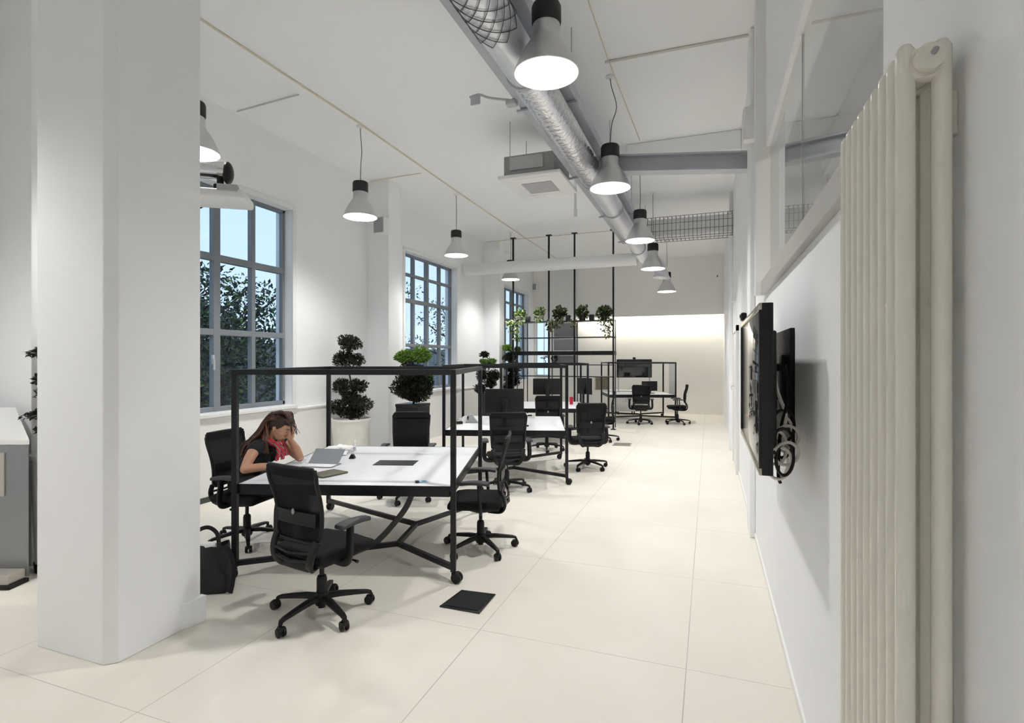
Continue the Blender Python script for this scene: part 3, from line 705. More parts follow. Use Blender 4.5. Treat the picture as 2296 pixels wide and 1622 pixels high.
# light slot over the back wall
led = tag(MB().bb((-4.0, 17.52, 3.135), (.36, 17.56, 3.15)).build('led_strip', emit('led_warm', (1, .93, .8), 18.0), smooth=0), 'glowing light strip hidden in the slot above the back wall', 'light strip')
L = bpy.data.lights.new('slot_light', 'AREA'); L.shape = 'RECTANGLE'; L.size = 4.3; L.size_y = .05; L.energy = 42; L.color = (1, .93, .82)
o = bpy.data.objects.new('slot_light', L); COL.objects.link(o); o.location = (-1.82, 17.60, 3.13); o.rotation_euler = (radians(12), 0, 0); o.parent = led
L = bpy.data.lights.new('neighbour_fill', 'AREA'); L.size = 1.2; L.energy = 70; L.color = (1, .96, .9)
nl = thing('fill_light_panel', 'added unseen light panel that brightens the room behind the glazing', 'ceiling light', (2.9, 3.5, H - .06))  # unseen panel added to brighten what shows through the glazing
MB().rbox((0, 0, .03), (1.2, .6, .05), .008).build('housing', M_WPLAST, nl); MB().bb((-.56, -.27, -.004), (.56, .27, .004)).build('diffuser', emit('fill_panel_glow', (1, .97, .92), 3.0), nl, smooth=0)
o = bpy.data.objects.new('neighbour_fill', L); COL.objects.link(o); o.location = (0, 0, -.02); o.parent = nl
# ---------------------------------------------------------------- plants
def topiary(label, pos, tiers, pot, potmat, trunk, leaf=.055, group='potted bushes along the windows', strings=None):
    """tiers: (dx, dy, z, rx, rz, n, material)"""
    t = thing('topiary_plant', label, 'plant', (pos[0], pos[1], 0), 0, group)
    r0, r1, h, kind = pot
    pm = MB()
    if kind == 'round': pm.lathe([(0, 0), (r0, 0), (r1, h - .03), (r1 + .012, h - .03), (r1 + .012, h), (r1 - .02, h), (r1 - .03, h - .04), (0, h - .045)], 28)
    else:
        pm.prism([(-r0, -r0), (r0, -r0), (r0, r0), (-r0, r0)], 0, h - .05); pm.rbox((0, 0, h - .025), (2 * r1, 2 * r1, .05), .008)
    po = pm.build('pot', potmat, t)
    if kind == 'round' and strings: MB().lathe([(0, 0), (r0 + .004, 0), (r0 + .012, .07), (r0 - .01, .07)], 28).build('base_ring', M_BLACK, po)
    tk = MB(); top = trunk
    tk.tube(smoothpath([(0, 0, h - .06), (.03, .02, h + (top - h) * .3), (-.03, -.01, h + (top - h) * .65), (0, 0, top)], 5), [.022 - .001 * i for i in range(16)], 8)
    for dx, dy, z, rx, rz, n, mm in tiers:
        if abs(dx) + abs(dy) > .02: tk.tube(smoothpath([(0, 0, z - .12), (dx * .6, dy * .6, z - .07), (dx, dy, z)], 3), .011, 6)
    tk.build('trunk', M_BARK, t)
    for dx, dy, z, rx, rz, n, mm in tiers:
        MB().leafball((dx, dy, z), (rx, rx, rz), int(n * 3), leaf * .85, .38, .25).build('foliage_tier', mm, t, smooth=0)
    return t
def pv(px, u):      # point on the line of sight through column px at the room x = u
    k = (px - CX) / FPX; d = u / (CT * k - ST); return (u, rm(k * d, d)[1], d)
M_POT = mat('scuffed_white_pot', (.74, .73, .69), .6, bump=.2, bscale=18, var=.16, vscale=7)
M_POTB = mat('black_pot', (.012, .012, .014), .35)
def zz(py, d): return EYE - (py - HY) / FPX * d
s_ = 8.42 / FPX; x0, y0, d0 = pv(787, -5.30)
def rel(px, py, rx, ry, n, mm, c, s, dep): # tier from its picture outline; side shifts run along the camera X axis
    k = (px - c) * s; return (CT * k, ST * k, zz(py, dep), rx * s, ry * s, n, mm)
tp = topiary('tall cloud-pruned bush in a scuffed white pot between the first and second windows', (x0, y0),
        [rel(783, 768, 30, 20, 420, M_LEAFD, 787, s_, d0), rel(770, 805, 30, 20, 380, M_LEAFD, 787, s_, d0), rel(800, 808, 18, 17, 200, M_LEAFD, 787, s_, d0),
         rel(766, 866, 24, 19, 300, M_LEAFD, 787, s_, d0), rel(803, 866, 22, 18, 280, M_LEAFD, 787, s_, d0), rel(784, 888, 22, 16, 240, M_LEAFD, 787, s_, d0),
         rel(762, 912, 26, 20, 320, M_LEAFD, 787, s_, d0), rel(806, 905, 31, 22, 420, M_LEAFD, 787, s_, d0), rel(788, 928, 34, 13, 300, M_LEAFD, 787, s_, d0)],
        (.22, .30, zz(938, d0), 'round'), M_POT, zz(770, d0), .05)
s_ = 9.23 / FPX; x0, y0, d0 = pv(926, -4.80)
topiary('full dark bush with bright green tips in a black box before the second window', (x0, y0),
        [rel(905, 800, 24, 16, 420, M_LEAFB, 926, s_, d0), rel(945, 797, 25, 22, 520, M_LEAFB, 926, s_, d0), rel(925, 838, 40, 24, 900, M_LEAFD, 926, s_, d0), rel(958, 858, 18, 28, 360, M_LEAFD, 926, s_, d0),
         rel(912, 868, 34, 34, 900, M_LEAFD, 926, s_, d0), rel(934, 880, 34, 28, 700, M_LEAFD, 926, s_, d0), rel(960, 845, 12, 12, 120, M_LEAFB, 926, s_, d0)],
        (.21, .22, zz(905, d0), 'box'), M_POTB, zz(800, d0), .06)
s_ = 12.9 / FPX; x0, y0, d0 = pv(1098, -4.95)
topiary('small pruned bush with a green saucer of growth beside the third pilaster', (x0, y0),
        [rel(1086, 795, 12, 9, 160, M_LEAFD, 1098, s_, d0), rel(1086, 811, 14, 6, 160, M_LEAFB, 1098, s_, d0), rel(1105, 810, 11, 6, 130, M_LEAFB, 1098, s_, d0), rel(1095, 818, 20, 6, 200, M_LEAFD, 1098, s_, d0),
         rel(1080, 840, 14, 20, 300, M_LEAFD, 1098, s_, d0), rel(1106, 843, 19, 15, 360, M_LEAFD, 1098, s_, d0), rel(1100, 860, 14, 12, 240, M_LEAFD, 1098, s_, d0), rel(1078, 872, 16, 14, 260, M_LEAFD, 1098, s_, d0)],
        (.20, .24, zz(882, d0), 'round'), M_POTB, zz(800, d0), .06)
s_ = 14.3 / FPX; x0, y0, d0 = pv(1149, -5.02)
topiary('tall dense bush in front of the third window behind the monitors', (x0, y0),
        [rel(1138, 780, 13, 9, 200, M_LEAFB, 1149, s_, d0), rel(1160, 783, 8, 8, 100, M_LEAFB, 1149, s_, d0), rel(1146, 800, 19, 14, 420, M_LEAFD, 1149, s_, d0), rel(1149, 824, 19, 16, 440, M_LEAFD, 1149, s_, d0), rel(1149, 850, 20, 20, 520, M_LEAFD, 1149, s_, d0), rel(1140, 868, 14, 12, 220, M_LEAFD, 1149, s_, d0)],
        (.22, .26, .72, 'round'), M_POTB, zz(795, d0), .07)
topiary('cloud-pruned bush in a white tapered pot peeping out beside the pillar', (-5.06, 2.89),
        [(0, 0, 2.02, .10, .07, 120, M_LEAFB), (-.06, -.02, 1.78, .20, .07, 300, M_LEAFD), (.02, 0, 1.58, .23, .09, 420, M_LEAFD), (-.03, 0, 1.44, .17, .06, 220, M_LEAFD), (0, 0, 1.28, .25, .07, 340, M_LEAFD), (0, .01, 1.14, .23, .09, 360, M_LEAFD)],
        (.17, .20, .95, 'round'), M_POT, 2.0, .05, strings=True)
# ---------------------------------------------------------------- plant shelf that divides the room
DV = 13.15
sh = thing('shelf_divider', 'open black steel plant shelf standing from floor to ceiling across the room', 'shelf', (-3.5, DV, 0))
XS = [(-4.81, .04), (-4.52, .018), (-3.84, .04), (-3.17, .04), (-2.20, .04)]
for i, (u, w_) in enumerate(XS):
    z1 = H - .015 if w_ > .03 else 2.72
    MB().bb((u + 3.5 - w_ / 2, -w_ / 2, .02), (u + 3.5 + w_ / 2, w_ / 2, z1)).build('post', M_FRAME, sh, smooth=0, bevel=.002)
    if w_ > .03: MB().bb((u + 3.5 - .07, -.05, H - .02), (u + 3.5 + .07, .05, H)).build('ceiling_plate', M_FRAME, sh, smooth=0); MB().bb((u + 3.5 - .06, -.05, 0), (u + 3.5 + .06, .05, .02)).build('foot_plate', M_FRAME, sh, smooth=0)
    MB().bb((u + 3.5 - .01, .30, .02), (u + 3.5 + .01, .32, 2.72)).build('rear_upright', M_FRAME, sh, smooth=0)
a, c = -1.34, 1.32
for z, th in ((2.70, .024), (2.285, .022), (1.595, .02), (1.30, .02)): MB().bb((a, -.02, z - th), (c, .32, z)).build('shelf_board', M_FRAME, sh, smooth=0, bevel=.002)
MB().bb((a, -.03, 1.83), (.72, .33, 1.93)).build('trough', M_BLACK, sh, smooth=0, bevel=.004)
MB().bb((.75, -.03, 1.83), (c, .33, 1.93)).build('trough', M_BLACK, sh, smooth=0, bevel=.004)
gp = mat('grey_back_board', (.62, .63, .64), .7, var=.1)
for z0, z1 in ((2.305, 2.66), (1.95, 2.25), (1.61, 1.82)): MB().bb((-.30, .325, z0), (.31, .335, z1)).build('back_board', gp, sh, smooth=0)
def hanging(label, px, top, bot, wpx, n, droops, mm=None):
    X = None
    k = (px - CX) / FPX; d = DV / (ST * k + CT) ; u = rm(k * d, d)[0]; s = d / FPX
    t = thing('trailing_plant', label, 'plant', (u, DV + .14, 2.70), 0, 'trailing plants on the top shelf')
    MB().lathe([(0, 0), (.075, 0), (.095, .13), (.105, .13), (.105, .155), (.085, .155), (.08, .13), (0, .13)], 20).build('pot', M_POTB if mm else M_WPLAST, t)
    m_ = mm or M_LEAFV
    f = MB(); zt = EYE - (top - HY) * s - 2.70
    f.leafball((0, 0, max(.16, zt * .55)), (wpx * s / 2, .16, zt * .55), n, .085, .6, .3)
    for dx, end, m in droops:
        x = dx * s; ze = EYE - (end - HY) * s - 2.70
        for i in range(m):
            q = i / m; p = Vector((x + .05 * rng.gauss(0, 1), -.24 + .04 * rng.gauss(0, 1), .05 + (ze - .05) * q))
            f.leaf(p, Vector((rng.uniform(-1, 1), rng.uniform(-1, .4), -.6)), .085, .05)
    f.build('foliage', m_, t, smooth=0)
    v = MB()
    for dx, end, m in droops:
        ze = EYE - (end - HY) * s - 2.70; x = dx * s
        for q in range(2): v.tube(smoothpath([(x * .4, 0, .14), (x * .8, -.20, .10), (x + .03 * q, -.23, ze * .5), (x - .02 * q, -.22, ze)], 4), .005, 5)
    v.build('stem', M_BARK, t)
M_LEAFH = leafmat('olive_leaves', [(0, (.02, .035, .012)), (.5, (.07, .10, .03)), (.85, (.16, .20, .06)), (1, (.30, .28, .18))])
hanging('bright trailing plant at the window end of the top shelf, hanging lowest', 1160, 693, 765, 34, 230, [(-8, 745, 60), (2, 765, 70), (-14, 728, 40), (10, 728, 30)])
hanging('bright bushy plant on the top shelf, second from the window end', 1206, 690, 720, 28, 200, [(4, 722, 20)])
hanging('trailing plant in the middle of the top shelf by a black box', 1252, 688, 748, 38, 260, [(-16, 742, 60), (-2, 735, 30), (12, 728, 14)], M_LEAFH)
hanging('olive green bushy plant on the top shelf, second from the aisle end', 1303, 686, 735, 36, 280, [(-14, 735, 24)], M_LEAFH)
hanging('olive green trailing plant on the top shelf nearest the aisle', 1352, 685, 758, 42, 300, [(6, 745, 26), (16, 758, 44), (-4, 730, 16)], M_LEAFH)
def shelfpt(px): 
    k = (px - CX) / FPX; d = DV / (ST * k + CT); return rm(k * d, d)[0], d
for px, lb in ((1181, 'small black pot between the two bright plants on the top shelf'), (1272, 'small black box pot beside the middle plant on the top shelf'), (1325, 'small dark pot between the two olive plants on the top shelf')):
    u, d = shelfpt(px); t = tag(MB().rbox((0, 0, .07), (.13, .13, .14), .02).rbox((0, 0, .142), (.10, .10, .01), .003).build('planter_pot', M_POTB), lb, 'pot', 'black pots on the top shelf'); t.location = (u, DV + .12, 2.70)
u, d = shelfpt(1219)
t = thing('bonsai_tree', 'little black bonsai with a thin bent trunk on a middle shelf', 'plant', (u, DV + .12, 1.595))
MB().rbox((0, 0, .012), (.22, .12, .024), .006).build('tray', M_WPLAST, t); MB().tube(smoothpath([(0, 0, .02), (.02, 0, .08), (-.02, 0, .13), (.04, 0, .19)], 4), [.012 - .0007 * i for i in range(13)], 6).build('trunk', M_BARK, t)
MB().leafball((-.06, 0, .165), (.08, .05, .03), 90, .03).leafball((.06, 0, .20), (.07, .05, .03), 90, .03).build('foliage', M_LEAFD, t, smooth=0)
u, d = shelfpt(1240)
t = thing('bonsai_tree', 'round dark little bush beside the bent bonsai on the middle shelf', 'plant', (u, DV + .13, 1.595))
MB().lathe([(0, 0), (.05, 0), (.06, .06), (0, .06)], 14).build('pot', M_POTB, t); MB().leafball((0, 0, .14), (.10, .08, .09), 220, .035).build('foliage', M_LEAFD, t, smooth=0)
# ---------------------------------------------------------------- screens on the tables
def monitor(label, X, d, face, w_, h_, zb, grp, z0=.7385, mm=None):
    u, v = rm(X, d)
    t = thing('computer_monitor', label, 'monitor', (u, v, z0), ang(face), grp)
    zb -= z0
    MB().rbox((0, -.012, zb + h_ / 2), (w_, .026, h_), .008).build('back_shell', M_BLACK, t)
    MB().rbox((0, .003, zb + h_ / 2), (w_ - .02, .006, h_ - .025), .002).build('screen', M_SCREEN, t)
    s = MB(); s.rbox((0, -.05, zb * .5 + .062), (.06, .03, zb + .12), .008); s.rbox((0, -.03, zb + h_ * .45), (.10, .03, .10), .008); s.build('stand', M_BLACK, t)
    MB().rbox((0, -.03, .009), (.24, .18, .014), .006).build('foot', M_BLACK, t)
    MB().ell((0, -.027, zb + .02), (.012, .003, .008), 10, 6).build('logo_badge', M_SILVER, t)
    return t
G = 'monitors on the work tables'
monitor('big dark monitor at the near edge of the second table, above the chair', (1131 - CX) / FPX * 7.9, 7.9, 95, .575, .36, .93, G)
monitor('dark monitor at the near edge of the third table', (1226 - CX) / FPX * 11.0, 11.0, 92, .57, .33, 1.0, G)
monitor('small dark monitor on the farthest table beside the wall television', (1456 - CX) / FPX * 15.5, 15.5, 95, .46, .28, .81, G)
monitor('narrow dark monitor turned aside at the aisle end of the third table', (1312 - CX) / FPX * 11.9, 11.9, 30, .50, .36, .95, G)
X = (1422 - CX) / FPX * 15.95
u, v = rm(X, 15.95)
t = thing('presentation_screen', 'large black flat screen on posts over the farthest table', 'television', (u, v, .7385), ang(268))
zb = zz(847, 15.95) - .7385; hh = zz(806, 15.95) - .7385 - zb
MB().rbox((0, 0, zb + hh / 2), (1.04, .05, hh), .01).build('casing', M_BLACK, t); MB().rbox((0, .026, zb + hh * .42), (1.0, .006, hh * .80), .002).build('screen', M_SCREEN, t)
MB().bb((-.52, .024, zb + hh * .84), (.52, .03, zb + hh * .85)).build('speaker_line', M_GPLAST, t)
for sx in (-.46, .46): MB().bb((sx - .015, -.05, 0), (sx + .015, -.025, zb + hh * .7)).build('support_post', M_STEEL, t, smooth=0)
c = thing('webcam', 'tiny round webcam on top of the black presentation screen', 'camera', (u, v, .7385 + zb + hh))
MB().ell((0, 0, .03), (.05, .04, .035), 14, 8).rbox((0, 0, .004), (.06, .04, .01), .003).build('body', M_BLACK, c); MB().ell((.0, -.038, .03), (.015, .008, .015), 10, 6).build('lens', M_SCREEN, c)
# white mobile cabinet and white desk with box beyond the shelf
u, v = rm((1402 - CX) / FPX * 16.9, 16.9)
t = thing('mobile_cabinet', 'white wheeled cabinet behind the farthest table by the back wall', 'cabinet', (u, v, 0), TH)
MB().rbox((0, 0, .42), (.60, .40, .66), .006).build('carcass', M_WPLAST, t)
for sx in (-1, 1):
    dd = MB().rbox((sx * .148, -.205, .42), (.288, .016, .63), .004).build('door', M_TRIM, t); MB().rbox((sx * .03, -.22, .44), (.012, .014, .12), .003).build('handle', M_GPLAST, dd)
    for sy in (-1, 1): MB().cyl((sx * .25, sy * .15, 0), (sx * .25, sy * .15, .10), .022, 10).build('caster', M_BLACK, t)
u, v = rm((1347 - CX) / FPX * 17.0, 17.0)
t = thing('side_desk', 'small white desk behind the plant shelf near the aisle', 'desk', (u, v, 0), TH)
MB().rbox((0, 0, .73), (.72, .55, .03), .006).build('desktop', M_TOP, t)
for sx in (-1, 1):
    for sy in (-1, 1): MB().tube(smoothpath([(sx * .30, sy * .22, .715), (sx * .33, sy * .24, .68), (sx * .33, sy * .24, .3), (sx * .33, sy * .24, 0)], 4), .02, 8).build('leg', M_WPLAST, t)
t = thing('storage_box', 'cream open-fronted box standing on the small white desk', 'box', (u + .02, v, .745), TH)
bx = MB(); bx.bb((-.22, -.15, 0), (.22, .15, .02)).bb((-.22, -.15, .42), (.22, .15, .44)).bb((-.22, -.15, 0), (-.20, .15, .44)).bb((.20, -.15, 0), (.22, .15, .44)).bb((-.22, .13, 0), (.22, .15, .44))
bx.build('shell', mat('cream_board', (.70, .66, .56), .6), t, smooth=0); MB().bb((-.18, .08, .03), (.12, .12, .36)).build('folder', mat('beige_card', (.45, .40, .31), .8), t, smooth=0)
# ---------------------------------------------------------------- things on the tables
TZ = .7392
def on1(px, py, z=TZ): return F(px, py, z)
def put(o, p, rz=0): o.location = p; o.rotation_euler = (0, 0, rz); return o
pm = mat('white_paper', (.82, .82, .81), .8, bump=.1, bscale=10)
crump = MB(); 
def sheet(nx, ny, w_, h_, amp, seed, th=.0015, lift=0.0):
    r = random.Random(seed); g = [[amp * r.random() + lift * (i / nx) ** 2 * h_ for j in range(ny + 1)] for i in range(nx + 1)]
    vs = []; fs = []; N = (nx + 1) * (ny + 1)
    for sd in (0, 1):
        for i in range(nx + 1):
            for j in range(ny + 1): vs.append(((i / nx - .5) * w_, (j / ny - .5) * h_, .001 + g[i][j] + sd * th))
    for sd in (0, 1):
        for i in range(nx):
            for j in range(ny):
                a = sd * N + i * (ny + 1) + j; fs.append((a, a + 1, a + ny + 2, a + ny + 1))
    rg = [j for j in range(ny + 1)] + [i * (ny + 1) + ny for i in range(1, nx + 1)] + [nx * (ny + 1) + j for j in range(ny - 1, -1, -1)] + [i * (ny + 1) for i in range(nx - 1, 0, -1)]
    for i in range(len(rg)): a, b_ = rg[i], rg[(i + 1) % len(rg)]; fs.append((a, b_, b_ + N, a + N))
    return MB().add(vs, fs)
p = on1(742, 1019); put(tag(sheet(9, 7, .34, .26, .035, 3).build('crumpled_paper', pm, smooth=0), 'heap of crumpled white paper near the window side of the front table', 'paper', 'loose papers on the front table'), p, TH + .2)
p = on1(768, 1012); put(tag(sheet(8, 6, .26, .20, .018, 8).build('crumpled_paper', pm, smooth=0), 'smaller rumpled white sheet beside the crumpled paper heap', 'paper', 'loose papers on the front table'), p + Vector((0, 0, .036)), TH - .4)
p = on1(726, 1042)
fo = thing('open_folder', 'grey card folder propped open like a tent on the front table', 'folder', p, TH - .15)
Mx = Matrix.Rotation(radians(52), 3, 'X')
MB().box((0, .055, .062), (.30, .20, .003), Matrix.Rotation(radians(38), 3, 'X')).build('cover', mat('grey_card', (.24, .26, .29), .7), fo, smooth=0)
MB().box((0, -.045, .004), (.30, .20, .003)).build('back_cover', mat('grey_card', (.24, .26, .29), .7), fo, smooth=0)
MB().box((0, -.045, .0075), (.28, .18, .002)).build('paper_sheet', pm, fo, smooth=0)
p = on1(736, 1064); put(tag(MB().rbox((0, 0, .008), (.20, .26, .012), .004).build('notebook', mat('olive_cover', (.10, .09, .05), .5)), 'dark olive notebook showing past the near chair back', 'notebook'), p, TH - .6)
p = on1(790, 1028)
bc = thing('binder_clip', 'black clip with silver wire arms on the front table', 'clip', p, TH)
MB().prism([(-.028, 0), (.028, 0), (.008, .04), (-.008, .04)], -.03, .03, Matrix(((1, 0, 0, 0), (0, 0, 1, 0), (0, 1, 0, 0), (0, 0, 0, 1)))).build('jaw', M_BLACK, bc, smooth=0)
MB().tube([(-.012, 0, .035), (-.015, 0, .09), (.0, 0, .10), (.015, 0, .09), (.012, 0, .035)], .0025, 6).build('wire_arm', M_CHROME, bc)
p = on1(795, 1010); q = thing('clear_bottle', 'tiny clear plastic bottle standing behind the black clip', 'bottle', p)
MB().lathe([(0, 0), (.016, 0), (.016, .065), (.008, .08), (.008, .095), (0, .095)], 14).build('body', mat('frosted_plastic', (.70, .72, .74), .2), q); MB().lathe([(0, .09), (.011, .09), (.011, .11), (0, .11)], 12).build('cap', M_WPLAST, q)
p = on1(946, 1081); q = thing('ticket_folder', 'light blue printed card folder near the front edge of the front table', 'card', p, TH + .3)
MB().rbox((0, 0, .003), (.09, .055, .004), .001).build('cover', mat('pale_blue_card', (.35, .62, .80), .6, var=.3, vscale=40), q); MB().rbox((-.04, -.012, .008), (.03, .05, .008), .002).build('flap', M_BLACK, q); MB().bb((.0, -.012, .0052), (.03, .012, .006)).build('print', mat('navy_print', (.02, .06, .12), .6), q, smooth=0)
p = on1(683, 1040); q = thing('reading_glasses', 'folded clear reading glasses by the woman\'s elbow', 'glasses', p, TH - .2)
g_ = MB()
for sx in (-1, 1): g_.tube([(sx * .033 + .026 * cos(a), 0, .024 + .02 * sin(a)) for a in [2 * pi * i / 16 for i in range(16)]], .0025, 6, closed=True); g_.tube([(sx * .058, 0, .03), (sx * .06, .06, .028), (sx * .055, .12, .01)], .0022, 6)
g_.tube([(-.008, 0, .03), (0, 0, .034), (.008, 0, .03)], .0022, 6); g_.build('rim', M_SILVER, q)
# second table
for px, py, lb, bl in ((1042, 948, 'white paper cup in the cluster on the second table', 0), (1052, 946, 'black mug in the cluster on the second table', 1), (1034, 950, 'white mug beside the black mug on the second table', 0)):
    p = on1(px, py); q = thing('drinking_cup', lb, 'cup', p, TH, 'cups on the second table')
    MB().lathe([(0, 0), (.030, 0), (.036, .085), (.033, .085), (.028, .006), (0, .006)], 16).build('body', M_BLACK if bl else M_WPLAST, q)
    if px != 1042: MB().tube(smoothpath([(.034, 0, .07), (.055, 0, .06), (.055, 0, .03), (.032, 0, .02)], 4), .005, 6).build('handle', M_BLACK if bl else M_WPLAST, q)
p = on1(1058, 948); put(tag(MB().prism([(-.10, 0), (.10, 0), (.06, .05), (.0, .13), (-.04, .12), (-.05, .05)], -.04, .04, Matrix(((1, 0, 0, 0), (0, 0, 1, 0), (0, 1, 0, 0), (0, 0, 0, 1)))).build('desk_organiser', M_GPLAST, smooth=0, bevel=.006), 'grey sloping desk organiser next to the cups on the second table', 'organiser'), p, TH)
p = on1(1028, 951); put(tag(MB().rbox((0, 0, .02), (.13, .06, .04), .015).build('pencil_case', M_BLACK), 'small black pencil case at the near end of the cups', 'pencil case'), p, TH + .3)
p = on1(1187, 936); q = thing('document_tray', 'white carrying tray with a cut-out handle on the second table', 'tray', p, TH)
MB().rbox((0, 0, .03), (.17, .10, .06), .008).build('body', M_WPLAST, q); MB().rbox((.005, -.051, .036), (.075, .006, .025), .003).build('handle_slot', M_BLACK, q)
p = on1(1181, 957); put(tag(MB().rbox((0, 0, .012), (.06, .04, .024), .01).build('computer_mouse', M_BLACK), 'black computer mouse at the edge of the second table', 'mouse'), p, TH)
p = on1(1281, 893, .74); q = thing('red_cup', 'small red cup on the third table past the frame post', 'cup', K((1281 - CX) / FPX * 11.7, 11.7, TZ), 0)
MB().lathe([(0, 0), (.035, 0), (.042, .16), (.038, .16), (.032, .006), (0, .006)], 16).build('body', mat('red_plastic', (.55, .015, .04), .4), q)
# ---------------------------------------------------------------- wall television on the right
dn = 2.25; v0, v1, uf = 2.47, 3.87, .2027; zt, zbm = 1.963, 1.236
t = thing('wall_television', 'large black television on a swing arm standing off the bright half wall', 'television', (uf, (v0 + v1) / 2, (zt + zbm) / 2))
W2, H2 = (v1 - v0) / 2, (zt - zbm) / 2
MB().rbox((.026, 0, 0), (.046, 2 * W2, 2 * H2), .004).build('casing', M_BLACK, t)
MB().rbox((.060, 0, -.02), (.03, 1.66 * W2, 1.5 * H2), .01).build('rear_housing', M_BLACK, t)
MB().rbox((.002, 0, 0), (.006, 2 * W2 - .05, 2 * H2 - .06), .002).build('screen', mat('glossy_screen', (.02, .02, .022), .06, spec=1.0), t)
for s_ in (-1, 1): MB().rbox((.0, 0, s_ * (H2 - .015)), (.012, 2 * W2, .03), .003).build('bezel_strip', mat('champagne_bezel', (.46, .42, .35), .25, .9), t)
for s_ in (-1, 1): MB().rbox((.0, s_ * (W2 - .012), 0), (.012, .024, 2 * H2 - .06), .003).build('bezel_side', M_BLACK, t)
ar = MB(); ar.rbox((.10, .05, .0), (.05, .34, .34), .006); ar.sweep([(.12, .05, .08), (.165, .25, .08)], rect(.03, .04)); ar.sweep([(.12, .05, -.08), (.165, .25, -.08)], rect(.03, .04)); ar.rbox((.178, .2, 0), (.02, .25, .30), .004)
ar.build('swing_arm', M_BLACK, t)
w = thing('wall_panel', 'black board fixed to the half wall behind the television', 'board', (UR, 3.63, 1.56))
MB().rbox((-.012, 0, 0), (.024, 1.0, .66), .004).build('board', mat('charcoal_board', (.006, .006, .007), .5, spec=.25), w)
wc = thing('webcam', 'small black webcam clipped on the top edge of the wall television', 'camera', (uf + .01, 3.62, zt))
MB().rbox((-.012, 0, .025), (.035, .09, .05), .01).build('body', M_BLACK, wc); MB().ell((-.03, 0, .03), (.006, .014, .014), 10, 6).build('lens', M_SCREEN, wc)
kb = thing('cable_bundle', 'looped white and black cable bundle hanging behind the television', 'cables', (.30, 2.66, 1.36))
w1 = MB(); b1 = MB()
r9 = random.Random(5)
for k in range(9):
    c0 = Vector((.0 + r9.uniform(-.02, .03), r9.uniform(-.06, .06), .06 - .022 * k)); ra = .045 + .02 * r9.random(); rb_ = .05 + .03 * r9.random()
    tgt = w1 if k % 3 else b1
    tgt.tube([c0 + Vector((ra * cos(a) * .8, ra * .5 * cos(a + 1), rb_ * sin(a))) for a in [2 * pi * i / 20 for i in range(20)]], .007, 6, closed=True)
w1.tube(smoothpath([(-.02, .05, .32), (-.01, .02, .22), (.02, 0, .12), (.01, 0, .05)], 5), .008, 6)
b1.tube(smoothpath([(.02, .03, .34), (.03, .0, .2), (.0, 0, .05), (-.01, 0, -.14), (.0, .01, -.19)], 5), .008, 6)
w1.build('white_loop', mat('pale_cable', (.62, .60, .55), .35), kb); b1.build('black_loop', M_BLACK, kb)
# ---------------------------------------------------------------- tube radiator at the near end of the right wall
rd = thing('column_radiator', 'tall cream two-column tube radiator close to the viewer on the side wall', 'radiator', (.361, 1.374, 0))
VR = [1.158 + .054 * k - 1.374 for k in range(9)]
for j, du in enumerate((-.027, .027)):
    for vv in VR:
        tb = MB(); tb.lathe([(0, .12), (.009, .122), (.015, .134), (.0157, .15), (.0157, 2.262), (.015, 2.282), (.009, 2.293), (0, 2.295)], 16, c=(du, vv, 0)); tb.build('tube', M_RAD, rd)
for z in (2.253, .17):
    hd = MB(); hd.cyl((0, VR[0] - .02, z), (0, VR[-1] + .02, z), .025, 18)
    for vv in VR: hd.rbox((0, vv, z), (.06, .031, .06), .012)
    hd.build('header', M_RAD, rd)
pl = MB().lathe([(0, 0), (.023, 0), (.023, .014), (.018, .019), (.014, .014), (0, .014)], 18, c=(0, VR[0] - .036, 2.253), axis=Matrix(((1, 0, 0), (0, 0, 1), (0, -1, 0)))).build('end_plug', M_RAD, rd)
MB().cyl((.003, VR[0] - .05, 2.256), (.003, VR[0] - .04, 2.256), .005, 8).build('bleed_screw', M_GPLAST, pl)
sp = MB()
for vv in VR[:-1]: sp.rbox((-.027, vv + .027, 1.83), (.016, .026, .014), .003).rbox((.027, vv + .027, 1.83), (.016, .026, .014), .003)
sp.build('spacer', M_RAD, rd)
for z in (2.17, .3): MB().bb((.040, VR[0] + .02, z - .04), (.059, VR[0] + .056, z + .04)).build('wall_bracket', M_RAD, rd, smooth=0, bevel=.003)
MB().cyl((0, VR[-1], .14), (0, VR[-1], .0), .011, 10).build('supply_pipe', M_RAD, rd)
# ---------------------------------------------------------------- projector below the ceiling by the pillar
c = P(478, 440, 5.0)
pj = thing('ceiling_projector', 'white projector on a silver ceiling mount in front of the first window', 'projector', c, TH + .25)
MB().rbox((0, 0, -.02), (.62, .42, .085), .025, 3).build('body', M_WPLAST, pj, smooth=50)
MB().rbox((.17, -.18, .03), (.17, .08, .06), .006).build('connector_panel', mat('mid_grey_plastic', (.40, .41, .43), .5), pj)
MB().rbox((-.12, .02, .03), (.40, .26, .03), .01).build('top_cover', mat('dark_grey_plastic', (.05, .05, .055), .4), pj)
MB().lathe([(.05, 0), (.06, .02), (.055, .05), (0, .05)], 20, c=(-.2, .21, -.01), axis=Matrix(((1, 0, 0), (0, 0, 1), (0, -1, 0)))).build('lens', M_BLACK, pj)
mt = MB(); mt.rbox((.06, .0, .075), (.10, .10, .07), .015); mt.cyl((.06, 0, .09), (.06, 0, .17), .03, 12)
mo = mt.build('mount_joint', M_BLACK, pj)
MB().lathe([(0, -.36), (.075, -.36), (.082, -.30), (.082, .0), (.07, .02), (0, .02)], 24, c=(.10, 0, .245), axis=Matrix(((0, 0, 1), (0, 1, 0), (-1, 0, 0)))).build('mount_arm', M_CHROME, pj)
MB().ell((.125, 0, .225), (.05, .088, .105), 16, 10).build('arm_cap', M_BLACK, pj)
